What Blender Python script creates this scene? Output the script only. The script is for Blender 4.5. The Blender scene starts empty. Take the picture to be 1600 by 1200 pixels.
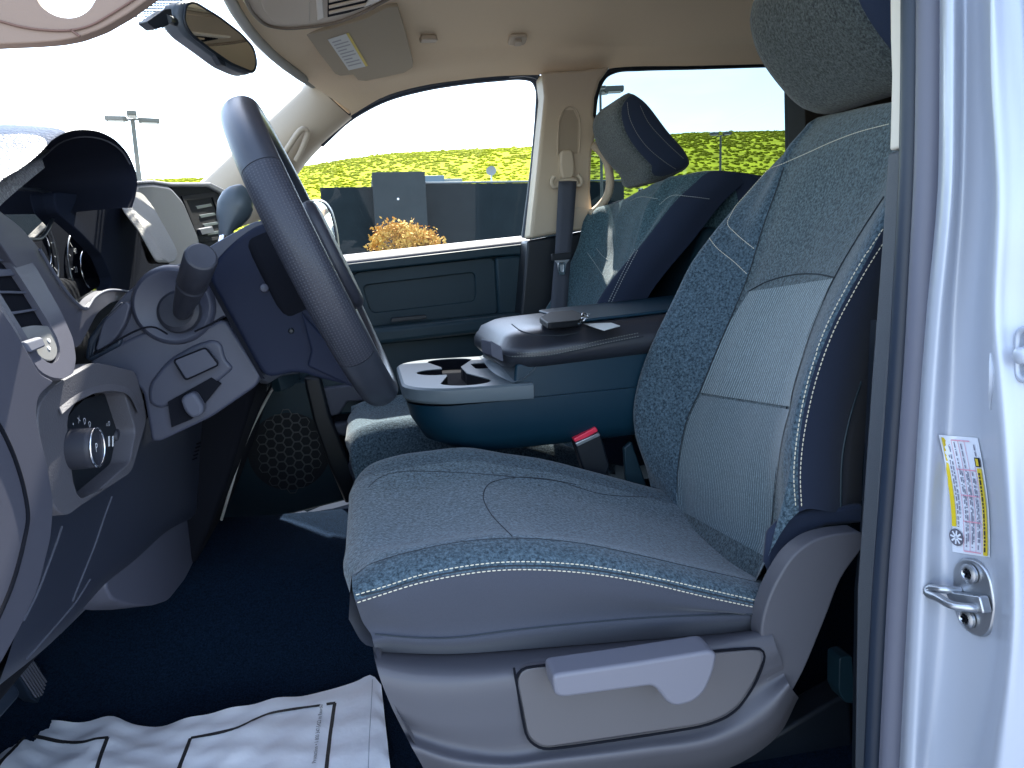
import bpy, bmesh, math, random
import numpy as np
from mathutils import Vector, Matrix
from mathutils.bvhtree import BVHTree
random.seed(7); np.random.seed(7)
sc = bpy.context.scene
COL = sc.collection
# ------------------------------------------------------------------ camera
FPX, YAW, PITCH, ROLL = 1150.0, math.radians(10.8), math.radians(9.5), math.radians(2.0)
CAM = np.array([0.0, 0.0, 1.6])
FW = np.array([math.sin(YAW)*math.cos(PITCH), math.cos(YAW)*math.cos(PITCH), -math.sin(PITCH)])
_r0 = np.array([math.cos(YAW), -math.sin(YAW), 0.0]); _u0 = np.cross(_r0, FW)
RT = math.cos(ROLL)*_r0 - math.sin(ROLL)*_u0
UP = math.sin(ROLL)*_r0 + math.cos(ROLL)*_u0
cd = bpy.data.cameras.new('camera'); cam = bpy.data.objects.new('camera', cd); COL.objects.link(cam)
cd.sensor_width = 36.0; cd.lens = 36.0*FPX/1600.0; cd.clip_start = 0.02; cd.clip_end = 5000
cam.matrix_world = Matrix(((RT[0], UP[0], -FW[0], CAM[0]), (RT[1], UP[1], -FW[1], CAM[1]), (RT[2], UP[2], -FW[2], CAM[2]), (0, 0, 0, 1)))
sc.camera = cam
# ------------------------------------------------------------------ light
SUN = Vector((0.10, 0.77, 1.0)).normalized()
w = bpy.data.worlds.new('World'); sc.world = w; w.use_nodes = True
nt = w.node_tree; nt.nodes.clear()
sky = nt.nodes.new('ShaderNodeTexSky'); sky.sky_type = 'NISHITA'; sky.sun_disc = False
sky.sun_elevation = math.asin(SUN.z); sky.sun_rotation = math.atan2(SUN.x, SUN.y)
sky.air_density = 1.0; sky.dust_density = 1.0
bg = nt.nodes.new('ShaderNodeBackground'); bg.inputs[1].default_value = 0.14
wo = nt.nodes.new('ShaderNodeOutputWorld')
tcw = nt.nodes.new('ShaderNodeTexCoord'); mpw = nt.nodes.new('ShaderNodeMapping'); mpw.inputs['Scale'].default_value = (1.2, 1.2, 4.5)
nzw = nt.nodes.new('ShaderNodeTexNoise'); nzw.inputs['Scale'].default_value = 2.2; nzw.inputs['Detail'].default_value = 6; nzw.inputs['Roughness'].default_value = .55
mrw = nt.nodes.new('ShaderNodeMapRange'); mrw.inputs[1].default_value = .46; mrw.inputs[2].default_value = .72; mrw.inputs[4].default_value = .55
mxw = nt.nodes.new('ShaderNodeMix'); mxw.data_type = 'RGBA'; mxw.inputs[7].default_value = (7.2, 7.4, 7.8, 1)
nt.links.new(tcw.outputs['Generated'], mpw.inputs['Vector']); nt.links.new(mpw.outputs[0], nzw.inputs['Vector']); nt.links.new(nzw.outputs['Fac'], mrw.inputs[0]); nt.links.new(mrw.outputs[0], mxw.inputs[0]); nt.links.new(sky.outputs[0], mxw.inputs[6])
nt.links.new(mxw.outputs[2], bg.inputs[0]); nt.links.new(bg.outputs[0], wo.inputs[0])
sl = bpy.data.lights.new('sun', 'SUN'); sl.energy = 4.5; sl.angle = math.radians(0.5); sl.color = (1, 0.95, 0.86)
so = bpy.data.objects.new('sun', sl); COL.objects.link(so)
so.rotation_euler = (-SUN).to_track_quat('-Z', 'Y').to_euler(); so.location = (0, 0, 30)
sc.view_settings.view_transform = 'Standard'; sc.view_settings.look = 'None'
sc.view_settings.exposure = 2.6; sc.view_settings.gamma = 1.0; sc.view_settings.use_curve_mapping = False
sc.cycles.use_denoising = True
sc.cycles.max_bounces = 8; sc.cycles.diffuse_bounces = 4; sc.cycles.glossy_bounces = 3; sc.cycles.transparent_max_bounces = 12
sc.cycles.caustics_reflective = False; sc.cycles.caustics_refractive = False; sc.cycles.sample_clamp_indirect = 8

# ------------------------------------------------------------------ pixel -> point on a real plane
def ray(x, y): return FW + RT*((x-800)/FPX) + UP*((600-y)/FPX)
def aY(x, y, v): d = ray(x, y); return CAM + d*((v-CAM[1])/d[1])
def aX(x, y, v): d = ray(x, y); return CAM + d*((v-CAM[0])/d[0])
def aZ(x, y, v): d = ray(x, y); return CAM + d*((v-CAM[2])/d[2])
def lY(v, *pts): return [aY(a, b, v) for a, b in pts]
def lX(v, *pts): return [aX(a, b, v) for a, b in pts]

# ------------------------------------------------------------------ materials
MATS = {}
def mat(name, col, rough=0.6, metal=0.0, spec=0.5, var=0.0, vscale=40, bump=0.0, bscale=600, bdist=0.0006, coat=0.0, sheen=0.0, emit=None, col2=None, detail=4):
    if name in MATS: return MATS[name]
    m = bpy.data.materials.new(name); m.use_nodes = True; MATS[name] = m
    n = m.node_tree.nodes; l = m.node_tree.links; b = n['Principled BSDF']
    b.inputs['Base Color'].default_value = (*col, 1); b.inputs['Roughness'].default_value = rough
    b.inputs['Metallic'].default_value = metal; b.inputs['Specular IOR Level'].default_value = spec
    b.inputs['Coat Weight'].default_value = coat; b.inputs['Coat Roughness'].default_value = 0.08
    b.inputs['Sheen Weight'].default_value = sheen
    tc = None
    if var or bump: tc = n.new('ShaderNodeTexCoord')
    if var:
        t = n.new('ShaderNodeTexNoise'); t.inputs['Scale'].default_value = vscale; t.inputs['Detail'].default_value = detail; t.inputs['Roughness'].default_value = 0.72
        l.new(tc.outputs['Object'], t.inputs['Vector'])
        r = n.new('ShaderNodeMapRange'); r.inputs[1].default_value = 0.38 if col2 else 0.3; r.inputs[2].default_value = 0.64 if col2 else 0.7
        l.new(t.outputs['Fac'], r.inputs[0])
        mx = n.new('ShaderNodeMix'); mx.data_type = 'RGBA'
        c2 = col2 if col2 else tuple(min(1, c*(1+var)) for c in col)
        c1 = col if col2 else tuple(c*(1-var) for c in col)
        mx.inputs[6].default_value = (*c1, 1); mx.inputs[7].default_value = (*c2, 1)
        l.new(r.outputs[0], mx.inputs[0]); l.new(mx.outputs[2], b.inputs['Base Color'])
    if bump:
        t2 = n.new('ShaderNodeTexNoise'); t2.inputs['Scale'].default_value = bscale; t2.inputs['Detail'].default_value = 2
        l.new(tc.outputs['Object'], t2.inputs['Vector'])
        bp = n.new('ShaderNodeBump'); bp.inputs['Strength'].default_value = bump; bp.inputs['Distance'].default_value = bdist
        l.new(t2.outputs['Fac'], bp.inputs['Height']); l.new(bp.outputs[0], b.inputs['Normal'])
    if emit:
        b.inputs['Emission Color'].default_value = (*emit[:3], 1); b.inputs['Emission Strength'].default_value = emit[3]
    return m
def rib_mat(name, c1, c2, scale, direction, distort=1.2, bump=0.5, lo=0.62, hi=0.9):
    m = mat(name, c1, 0.9, spec=0.2, sheen=0.3)
    n = m.node_tree.nodes; l = m.node_tree.links; b = n['Principled BSDF']
    tc = n.new('ShaderNodeTexCoord'); wv = n.new('ShaderNodeTexWave'); wv.bands_direction = direction
    wv.inputs['Scale'].default_value = scale; wv.inputs['Distortion'].default_value = distort; wv.inputs['Detail'].default_value = 3; wv.inputs['Detail Scale'].default_value = 2.0
    l.new(tc.outputs['Object'], wv.inputs['Vector'])
    r = n.new('ShaderNodeMapRange'); r.inputs[1].default_value = lo; r.inputs[2].default_value = hi; l.new(wv.outputs['Fac'], r.inputs[0])
    ns = n.new('ShaderNodeTexNoise'); ns.inputs['Scale'].default_value = 420; ns.inputs['Detail'].default_value = 5; l.new(tc.outputs['Object'], ns.inputs['Vector'])
    mul = n.new('ShaderNodeMath'); mul.operation = 'MULTIPLY'; l.new(r.outputs[0], mul.inputs[0]); l.new(ns.outputs['Fac'], mul.inputs[1])
    add = n.new('ShaderNodeMath'); add.operation = 'MULTIPLY_ADD'; add.inputs[1].default_value = 0.45; l.new(ns.outputs['Fac'], add.inputs[0]); l.new(mul.outputs[0], add.inputs[2])
    mx = n.new('ShaderNodeMix'); mx.data_type = 'RGBA'; mx.inputs[6].default_value = (*c1, 1); mx.inputs[7].default_value = (*c2, 1)
    l.new(add.outputs[0], mx.inputs[0]); l.new(mx.outputs[2], b.inputs['Base Color'])
    bp = n.new('ShaderNodeBump'); bp.inputs['Strength'].default_value = bump; bp.inputs['Distance'].default_value = 0.001
    l.new(add.outputs[0], bp.inputs['Height']); l.new(bp.outputs[0], b.inputs['Normal'])
    return m
def glass_mat(name, tint, refl=0.5):
    m = bpy.data.materials.new(name); m.use_nodes = True; n = m.node_tree.nodes; l = m.node_tree.links; n.clear()
    o = n.new('ShaderNodeOutputMaterial'); mx = n.new('ShaderNodeMixShader'); tr = n.new('ShaderNodeBsdfTransparent'); gl = n.new('ShaderNodeBsdfGlossy')
    fr = n.new('ShaderNodeFresnel'); fr.inputs[0].default_value = 1.45
    mu = n.new('ShaderNodeMath'); mu.operation = 'MULTIPLY'; mu.inputs[1].default_value = refl
    tr.inputs[0].default_value = (*tint, 1); gl.inputs['Roughness'].default_value = 0.01
    l.new(fr.outputs[0], mu.inputs[0]); l.new(mu.outputs[0], mx.inputs[0]); l.new(tr.outputs[0], mx.inputs[1]); l.new(gl.outputs[0], mx.inputs[2]); l.new(mx.outputs[0], o.inputs[0])
    return m

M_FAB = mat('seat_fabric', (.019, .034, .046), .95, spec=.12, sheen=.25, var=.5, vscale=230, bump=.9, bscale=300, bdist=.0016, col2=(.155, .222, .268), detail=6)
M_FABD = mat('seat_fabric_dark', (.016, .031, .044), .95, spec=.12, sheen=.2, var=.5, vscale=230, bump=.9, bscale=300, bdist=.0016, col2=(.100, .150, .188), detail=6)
M_INS = rib_mat('seat_ribbed_fabric', (.020, .038, .047), (.32, .415, .44), 42, 'Y', 2.6)
M_INS2 = rib_mat('seat_fine_ribbed_fabric', (.019, .037, .048), (.22, .30, .335), 55, 'Y', 2.5, .4, .5, .95)
M_HRF = mat('headrest_cloth', (.015, .020, .023), .95, spec=.12, sheen=.2, var=.5, vscale=230, bump=.9, bscale=300, bdist=.0016, col2=(.090, .106, .108), detail=6)
M_UPF = mat('seat_upper_cloth', (.017, .030, .037), .95, spec=.12, sheen=.2, var=.5, vscale=230, bump=.9, bscale=300, bdist=.0016, col2=(.122, .168, .188), detail=6)
M_PASF = mat('far_seat_cloth', (.014, .034, .044), .95, spec=.12, sheen=.2, var=.5, vscale=230, bump=.9, bscale=300, bdist=.0016, col2=(.080, .142, .168), detail=6)
M_SIDE_SHADE = mat('seat_side_shaded', (.016, .024, .048), .85, spec=.2, var=.12, vscale=900, bump=.2, bscale=1500, bdist=.0004, sheen=.1)  # darker copy of the side cloth; the door pillar's shade is in the colour
M_SIDE = mat('seat_side_cloth', (.044, .049, .067), .8, spec=.25, var=.12, vscale=900, bump=.2, bscale=1500, bdist=.0004, sheen=.2)
M_SEAM = mat('dark_seam_thread', (.020, .027, .036), .9)  # plain dark thread for seams and piping
M_STI = mat('cream_thread', (.62, .57, .44), .8, sheen=.2)
M_PLA = mat('grey_plastic', (.074, .074, .087), .50, spec=.4, bump=.25, bscale=1800, bdist=.0003)
M_PLB = mat('charcoal_plastic', (.008, .026, .038), .5, spec=.3, bump=.3, bscale=1400, bdist=.0003)
M_STK = mat('stalk_black', (.022, .024, .034), .5, spec=.4, bump=.3, bscale=1400, bdist=.0003)
M_PLG = mat('slate_plastic', (.072, .078, .105), .6, spec=.28, bump=.25, bscale=1400, bdist=.0003)
M_BLK = mat('black_plastic', (.006, .009, .014), .45, spec=.4)
M_VOID = mat('dark_cavity', (.006, .007, .011), .9, spec=.1)
M_RUB = mat('black_rubber', (.015, .024, .042), .45, spec=.45)
M_RUB2 = mat('grey_rubber', (.115, .120, .155), .5, spec=.4)
M_LEA = mat('black_leather', (.022, .025, .034), .36, spec=.55, bump=.35, bscale=900, bdist=.0005)
M_VIN = mat('console_vinyl', (.004, .026, .046), .42, spec=.35, bump=.25, bscale=900, bdist=.0004)
M_HEAD = mat('headliner_cloth', (.76, .60, .42), .95, spec=.1, var=.06, vscale=700, bump=.3, bscale=1200, bdist=.0005)
M_BEI = mat('beige_trim', (.46, .375, .28), .55, spec=.35, bump=.2, bscale=1500, bdist=.0003)
M_BEIL = mat('light_beige_trim', (.60, .55, .47), .5, spec=.35)
M_PAINT = mat('silver_blue_paint', (.41, .445, .515), .40, metal=.2, spec=.5, coat=.25)
M_CARP = mat('black_carpet', (.005, .012, .026), 1.0, spec=.04, var=.75, vscale=300, bump=.9, bscale=500, bdist=.003)
M_CHR = mat('chrome', (.75, .75, .76), .15, metal=1.0)
M_STEEL = mat('brushed_steel', (.42, .44, .47), .32, metal=.9)
M_PAPER = mat('white_paper', (.72, .74, .80), .85, spec=.2, bump=.35, bscale=60, bdist=.003)
M_INK = mat('black_ink', (.012, .012, .016), .7)
M_WHITE = mat('white_paint', (.78, .80, .82), .4)
M_RED = mat('red_button', (.75, .03, .07), .35)
M_WEB = mat('belt_webbing', (.050, .056, .075), .75, bump=.4, bscale=1500, bdist=.0005)
G_CLEAR = glass_mat('clear_glass', (.93, .95, .94), .5)
G_TINT = glass_mat('privacy_glass', (.21, .26, .27), .5)
G_LENS = glass_mat('gauge_lens', (.80, .82, .85), .12)
G_LENS2 = glass_mat('glare_lens', (.80, .82, .85), 1.3)

# ------------------------------------------------------------------ object helpers
def thing(name, label, cat, loc=(0, 0, 0), group=None):
    o = bpy.data.objects.new(name, None); COL.objects.link(o); o.location = loc; o.empty_display_size = .05
    o['label'] = label; o['category'] = cat
    if group: o['group'] = group
    return o
def tag(o, label, cat, group=None, kind=None):
    if label: o['label'] = label
    if cat: o['category'] = cat
    if group: o['group'] = group
    if kind: o['kind'] = kind
    return o
def root_loc(p):
    while p is not None and p.parent is not None: p = p.parent
    return np.array(p.location) if p is not None else np.zeros(3)
def mk(name, V, Fc, m, parent=None, smooth=True, mi=None, sharp=40, loc=None):
    V = np.asarray(V, float)
    if parent is not None: off = root_loc(parent)
    elif loc is not None: off = np.array(loc, float)
    else: off = np.zeros(3)
    me = bpy.data.meshes.new(name); me.from_pydata([tuple(v) for v in (V-off)], [], [tuple(f) for f in Fc])
    ms = m if isinstance(m, (list, tuple)) else [m]
    for k in ms: me.materials.append(k)
    if mi is not None: me.polygons.foreach_set('material_index', np.asarray(mi, np.int32))
    if smooth:
        me.polygons.foreach_set('use_smooth', np.ones(len(me.polygons), bool))
        if sharp: me.set_sharp_from_angle(angle=math.radians(sharp))
    me.update()
    o = bpy.data.objects.new(name, me); COL.objects.link(o)
    if parent is not None: o.parent = parent
    elif loc is not None: o.location = loc
    return o
class MB:
    def __init__(s): s.V = []; s.F = []; s.MI = []
    def add(s, V, Fc, mi=0):
        b = len(s.V); s.V.extend([np.asarray(v, float) for v in V])
        s.F.extend([tuple(b+i for i in f) for f in Fc]); s.MI.extend([mi]*len(Fc)); return s
    def build(s, name, m, parent=None, smooth=True, sharp=40, loc=None): return mk(name, s.V, s.F, m, parent, smooth, s.MI, sharp, loc)
def spl(P, n, closed=False):
    P = np.asarray(P, float)
    if closed: P = np.vstack([P, P[:1]])
    if len(P) == 2: return P[0] + (P[1]-P[0])*np.linspace(0, 1, n)[:, None]
    d = np.maximum(np.linalg.norm(np.diff(P, axis=0), axis=1), 1e-9)**.7
    t = np.concatenate([[0], np.cumsum(d)])
    T = hermT(P, t, closed)
    dense = []; k = 24
    for i in range(len(P)-1):
        dense.append(herm(P[i], P[i+1], T[i], T[i+1], t[i+1]-t[i], np.linspace(0, 1, k, endpoint=False)))
    dense = np.vstack(dense+[P[-1:]])
    L = np.concatenate([[0], np.cumsum(np.linalg.norm(np.diff(dense, axis=0), axis=1))])
    s = np.linspace(0, L[-1], n+1)[:-1] if closed else np.linspace(0, L[-1], n)
    return np.stack([np.interp(s, L, dense[:, j]) for j in range(dense.shape[1])], 1)
def hermT(P, t, closed=False):
    T = np.zeros_like(P); n = len(P)
    for i in range(n):
        if 0 < i < n-1: a, b, ta, tb = P[i]-P[i-1], P[i+1]-P[i], t[i]-t[i-1], t[i+1]-t[i]
        elif closed: a, b, ta, tb = P[-1]-P[-2], P[1]-P[0], t[-1]-t[-2], t[1]-t[0]
        elif i == 0: T[i] = (P[1]-P[0])/(t[1]-t[0]); continue
        else: T[i] = (P[-1]-P[-2])/(t[-1]-t[-2]); continue
        T[i] = (a/ta*tb + b/tb*ta)/(ta+tb)
    return T
def herm(p0, p1, t0, t1, h, u):
    u = u.reshape(-1, *([1]*p0.ndim))
    return (2*u**3-3*u**2+1)*p0 + (u**3-2*u**2+u)*h*t0 + (-2*u**3+3*u**2)*p1 + (u**3-u**2)*h*t1
def netgrid(rows, nu, nv):
    R = np.stack([spl(r, nu) for r in rows])            # k,nu,3
    k = len(R)
    if k == 2: return np.concatenate([R[0][None]+(R[1]-R[0])[None]*np.linspace(0, 1, nv+1)[:, None, None]]), None
    d = np.maximum(np.mean(np.linalg.norm(np.diff(R, axis=0), axis=2), axis=1), 1e-6)**.7
    t = np.concatenate([[0], np.cumsum(d)]); T = hermT(R, t)
    out = []
    for i in range(k-1): out.append(herm(R[i], R[i+1], T[i], T[i+1], t[i+1]-t[i], np.linspace(0, 1, nv, endpoint=False)))
    return np.concatenate(out+[R[-1][None]]), R
def net(name, rows, m, parent=None, nu=32, nv=4, bands=None, loc=None, flip=False, thick=0, sharp=50, capu=False):
    """a surface through longitudinal rows; bands = material index for each gap between rows"""
    G, _ = netgrid(rows, nu, nv); a, b = G.shape[:2]
    V = G.reshape(-1, 3); Fc = []; mi = []
    for i in range(a-1):
        for j in range(b-1):
            f = (i*b+j, i*b+j+1, (i+1)*b+j+1, (i+1)*b+j); Fc.append(f[::-1] if flip else f)
            mi.append(bands[i//nv] if bands else 0)
    if capu:
        Fc.append(tuple(i*b for i in range(a))); mi.append(0); Fc.append(tuple(i*b+b-1 for i in range(a))[::-1]); mi.append(0)
    o = mk(name, V, Fc, m, parent, True, mi, sharp, loc)
    if thick:
        md = o.modifiers.new('t', 'SOLIDIFY'); md.thickness = thick; md.offset = -1
    return o
def fillet(P, r, n=5):
    """round the corners of a 3D polygon"""
    P = [np.asarray(p, float) for p in P]; out = []; k = len(P)
    rs = r if isinstance(r, (list, tuple)) else [r]*k
    for i in range(k):
        p, a, b = P[i], P[i-1], P[(i+1) % k]; rr = rs[i]
        if rr <= 0: out.append(p); continue
        da, db = np.linalg.norm(a-p), np.linalg.norm(b-p); q = min(rr, .48*da, .48*db)
        s, e = p+(a-p)/da*q, p+(b-p)/db*q
        for u in np.linspace(0, 1, n): out.append((1-u)**2*s+2*u*(1-u)*p+u*u*e)
    return out
def slab(name, P, vec, m, parent=None, bevel=.003, r=0, seg=3, loc=None, mb=None):
    """polygon P extruded by vec, edges bevelled"""
    if r: P = fillet(P, r)
    P = np.asarray(P, float); k = len(P); V = np.vstack([P, P+np.asarray(vec, float)])
    nrm = np.zeros(3)
    for i in range(k): nrm += np.cross(P[i], P[(i+1) % k])
    fr = tuple(range(k)); bk = tuple(range(k, 2*k))
    sides = [(i, i+k, (i+1) % k+k, (i+1) % k) for i in range(k)]
    if np.dot(nrm, np.asarray(vec, float)) > 0: Fc = [fr[::-1], bk]+[s[::-1] for s in sides]
    else: Fc = [fr, bk[::-1]]+sides
    if mb is not None: mb.add(V, Fc); return None
    o = mk(name, V, Fc, m, parent, True, None, 35, loc)
    if bevel:
        md = o.modifiers.new('b', 'BEVEL'); md.width = bevel; md.segments = seg; md.limit_method = 'ANGLE'; md.angle_limit = math.radians(40)
    return o
def tubeVF(path, rad, n=10, flat=None, cap=True):
    P = np.asarray(path, float); k = len(P); rad = np.asarray(rad, float); rad = np.interp(np.linspace(0, 1, k), np.linspace(0, 1, len(rad)), rad) if rad.ndim else np.full(k, float(rad))
    T = np.gradient(P, axis=0); T /= np.linalg.norm(T, axis=1)[:, None]+1e-12
    ref = np.array([0, 0, 1.]) if abs(T[0][2]) < .9 else np.array([0, 1., 0])
    V = []; N = ref-T[0]*np.dot(ref, T[0]); N /= np.linalg.norm(N)
    for i in range(k):
        N = N-T[i]*np.dot(N, T[i]); N /= np.linalg.norm(N)+1e-12; B = np.cross(T[i], N)
        for a in np.linspace(0, 2*math.pi, n, endpoint=False):
            V.append(P[i]+rad[i]*(math.cos(a)*N*(flat or 1)+math.sin(a)*B))
    Fc = [(i*n+j, i*n+(j+1) % n, (i+1)*n+(j+1) % n, (i+1)*n+j) for i in range(k-1) for j in range(n)]
    if cap: Fc += [tuple(range(n))[::-1], tuple((k-1)*n+j for j in range(n))]
    return V, Fc
def tube(name, path, rad, m, parent=None, n=10, ns=0, loc=None, flat=None):
    if ns: path = spl(path, ns)
    V, Fc = tubeVF(path, rad, n, flat); return mk(name, V, Fc, m, parent, True, None, 50, loc)
def lathe(name, c, axis, prof, m, parent=None, n=28, loc=None, mb=None, mi=0):
    """prof = (distance along axis, radius) pairs"""
    c = np.asarray(c, float); ax = np.asarray(axis, float); ax /= np.linalg.norm(ax)
    ref = np.array([0, 0, 1.]) if abs(ax[2]) < .9 else np.array([1., 0, 0]); N = np.cross(ax, ref); N /= np.linalg.norm(N); B = np.cross(ax, N)
    V = [c+ax*d+r*(math.cos(a)*N+math.sin(a)*B) for d, r in prof for a in np.linspace(0, 2*math.pi, n, endpoint=False)]
    k = len(prof); Fc = [(i*n+j, i*n+(j+1) % n, (i+1)*n+(j+1) % n, (i+1)*n+j) for i in range(k-1) for j in range(n)]
    Fc += [tuple(range(n))[::-1], tuple((k-1)*n+j for j in range(n))]
    if mb is not None: mb.add(V, Fc, mi); return None
    return mk(name, V, Fc, m, parent, True, None, 35, loc)
def boxVF(c, sx, sy, sz, R=None):
    V = np.array([(x, y, z) for x in (-.5, .5) for y in (-.5, .5) for z in (-.5, .5)])*np.array([sx, sy, sz])
    if R is not None: V = V@np.asarray(R).T
    return V+np.asarray(c, float), [(0, 1, 3, 2), (4, 6, 7, 5), (0, 4, 5, 1), (2, 3, 7, 6), (0, 2, 6, 4), (1, 5, 7, 3)]
def box(name, c, s, m, parent=None, R=None, bevel=.002, loc=None):
    V, Fc = boxVF(c, *s, R=R); o = mk(name, V, Fc, m, parent, True, None, 35, loc)
    if bevel: md = o.modifiers.new('b', 'BEVEL'); md.width = bevel; md.segments = 3
    return o
_bvh = {}
def bvh(o):
    if o.name not in _bvh:
        off = root_loc(o) if o.parent else np.array(o.location)
        _bvh[o.name] = BVHTree.FromPolygons([Vector(np.array(v.co)+off) for v in o.data.vertices], [list(p.vertices) for p in o.data.polygons])
    return _bvh[o.name]
def on(o, x, y, lift=0.0):
    """the point of o's own surface along a sight line, raised along the surface normal"""
    d = Vector(ray(x, y)).normalized(); h = bvh(o).ray_cast(Vector(CAM), d)
    if h[0] is None: return None, None
    nn = h[1] if h[1].dot(d) < 0 else -h[1]
    return np.array(h[0]+nn*lift), np.array(nn)
def trace(o, pts, n, lift=0.0, closed=False):
    q = spl([(a, b) for a, b in pts], n, closed); P = []; N = []
    for a, b in q:
        p, nn = on(o, a, b, lift)
        if p is not None: P.append(p); N.append(nn)
    return np.array(P), np.array(N)
def stitches(name, o, lines, parent, m=None, pitch=.0062, length=.0044, r=.00075, lift=.0008):
    mb = MB()
    for pts in lines:
        P, N = trace(o, pts, 160, lift)
        if len(P) < 8: continue
        dd = np.linalg.norm(np.diff(P, axis=0), axis=1); L = np.concatenate([[0], np.cumsum(dd)])
        for s in np.arange(0, L[-1]-length, pitch):
            seg = np.stack([np.stack([np.interp(u, L, P[:, j]) for j in range(3)]) for u in (s, s+length*.3, s+length*.7, s+length)])
            V, Fc = tubeVF(seg, [r*.55, r, r, r*.55], 6); mb.add(V, Fc)
    return mb.build(name, m or M_STI, parent)
def stitch_each(name, o, lines, parent, *a):
    for ln in lines: stitches(name, o, [ln], parent, *a)
def seam(name, o, lines, parent, m=None, r=.0013, lift=.0002):
    mb = MB()
    for pts in lines:
        P, N = trace(o, pts, 60, lift)
        if len(P) < 4: continue
        V, Fc = tubeVF(P, r, 6); mb.add(V, Fc)
    return mb.build(name, m or M_SEAM, parent)
def text_mesh(s, size, align='LEFT'):
    c = bpy.data.curves.new('txt', 'FONT'); c.body = s; c.size = size; c.align_x = align; c.resolution_u = 2
    o = bpy.data.objects.new('txt', c); COL.objects.link(o)
    dg = bpy.context.evaluated_depsgraph_get(); dg.update()
    me = bpy.data.meshes.new_from_object(o.evaluated_get(dg))
    V = np.array([v.co[:] for v in me.vertices]); Fc = [tuple(p.vertices) for p in me.polygons]
    bpy.data.objects.remove(o); bpy.data.curves.remove(c); bpy.data.meshes.remove(me)
    return V, Fc
def text_on(mb, s, size, org, ex, ey, mi=0, align='LEFT', lift=.0004):
    V, Fc = text_mesh(s, size, align); ex = np.asarray(ex, float); ey = np.asarray(ey, float)
    ex = ex/np.linalg.norm(ex); ey = ey-ex*np.dot(ex, ey); ey /= np.linalg.norm(ey); nz = np.cross(ex, ey)
    mb.add([np.asarray(org)+ex*v[0]+ey*v[1]+nz*lift for v in V], Fc, mi)
V3 = lambda *a: np.array(a, float)
# =================================================================== OUTSIDE
mg = mat('asphalt', (.16, .165, .175), .9, var=.25, vscale=.8, bump=.5, bscale=60, bdist=.01)
g = mk('parking_lot', [(-400, -400, 0), (400, -400, 0), (400, 150, 0), (-400, 150, 0)], [(0, 1, 2, 3)], mg, None, False); tag(g, 'grey asphalt parking lot around the truck', None, kind='structure')
# hill terrain: foot at Y=150, ridge at Y=600
ridge = [(-900, 330), (0, 300), (100, 290), (215, 282), (330, 279), (470, 262), (540, 250), (620, 240), (700, 236), (820, 231), (960, 215), (1080, 209), (1180, 206), (1260, 205), (1600, 200), (2300, 205)]
rp = np.array([aY(a, b, 600) for a, b in ridge])
def ridge_z(x): return np.interp(x, rp[:, 0], rp[:, 2])
xs = np.linspace(-1500, 1800, 120); ys = np.linspace(0, 1.3, 26)
def hill_z(x, u):
    X600 = x*600/(150+450*u) if u <= 1 else x
    s = max(0, min(1, u)); s = s*s*(3-2*s)
    return -.5 + (1.6+(ridge_z(X600)-1.6)*((150+450*min(u, 1))/600) + .5)*(s**.75) - max(0, u-1)*60
hv = []; 
for u in ys:
    for x in xs: hv.append((x, 150+450*u, hill_z(x, u)))
nx = len(xs); hf = [(i*nx+j, i*nx+j+1, (i+1)*nx+j+1, (i+1)*nx+j) for i in range(len(ys)-1) for j in range(nx-1)]
mh = mat('hill_undergrowth', (.27, .31, .010), 1.0, spec=.05, var=.5, vscale=.05)
h = mk('hill', hv, hf, mh); tag(h, 'long low green hill behind the building', None, kind='structure')
# woods on the hill: thousands of small crowns
def ico(sub):
    bm = bmesh.new(); bmesh.ops.create_icosphere(bm, subdivisions=sub, radius=1); V = np.array([v.co[:] for v in bm.verts]); F_ = np.array([[v.index for v in f.verts] for f in bm.faces]); bm.free(); return V, F_
IV, IF = ico(2)
mw = bpy.data.materials.new('woodland_leaves'); mw.use_nodes = True
n_ = mw.node_tree.nodes; l_ = mw.node_tree.links; b_ = n_['Principled BSDF']; b_.inputs['Roughness'].default_value = .9; b_.inputs['Specular IOR Level'].default_value = .1
ge = n_.new('ShaderNodeNewGeometry'); cr_ = n_.new('ShaderNodeValToRGB'); cr_.color_ramp.elements[0].color = (.275, .305, .009, 1); cr_.color_ramp.elements[1].color = (.32, .345, .012, 1)
l_.new(ge.outputs['Random Per Island'], cr_.inputs[0])
tcn = n_.new('ShaderNodeTexCoord'); nz_ = n_.new('ShaderNodeTexNoise'); nz_.inputs['Scale'].default_value = .022; nz_.inputs['Detail'].default_value = 4; l_.new(tcn.outputs['Object'], nz_.inputs['Vector'])
mr_ = n_.new('ShaderNodeMapRange'); mr_.inputs[1].default_value = .35; mr_.inputs[2].default_value = .65; mr_.inputs[3].default_value = .85; mr_.inputs[4].default_value = 1.1; l_.new(nz_.outputs['Fac'], mr_.inputs[0])
vm_ = n_.new('ShaderNodeVectorMath'); vm_.operation = 'SCALE'; l_.new(cr_.outputs[0], vm_.inputs[0]); l_.new(mr_.outputs[0], vm_.inputs['Scale']); l_.new(vm_.outputs[0], b_.inputs['Base Color'])
tl2 = n_.new('ShaderNodeBsdfTranslucent'); l_.new(vm_.outputs[0], tl2.inputs[0]); ms_ = n_.new('ShaderNodeMixShader'); ms_.inputs[0].default_value = .5
l_.new(b_.outputs[0], ms_.inputs[1]); l_.new(tl2.outputs[0], ms_.inputs[2]); l_.new(ms_.outputs[0], n_['Material Output'].inputs[0])
N = 21000; cv = []; cf = []
variants = [IV*(1+.17*np.random.randn(len(IV), 1)).clip(.6, 1.4) for _ in range(8)]
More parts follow.
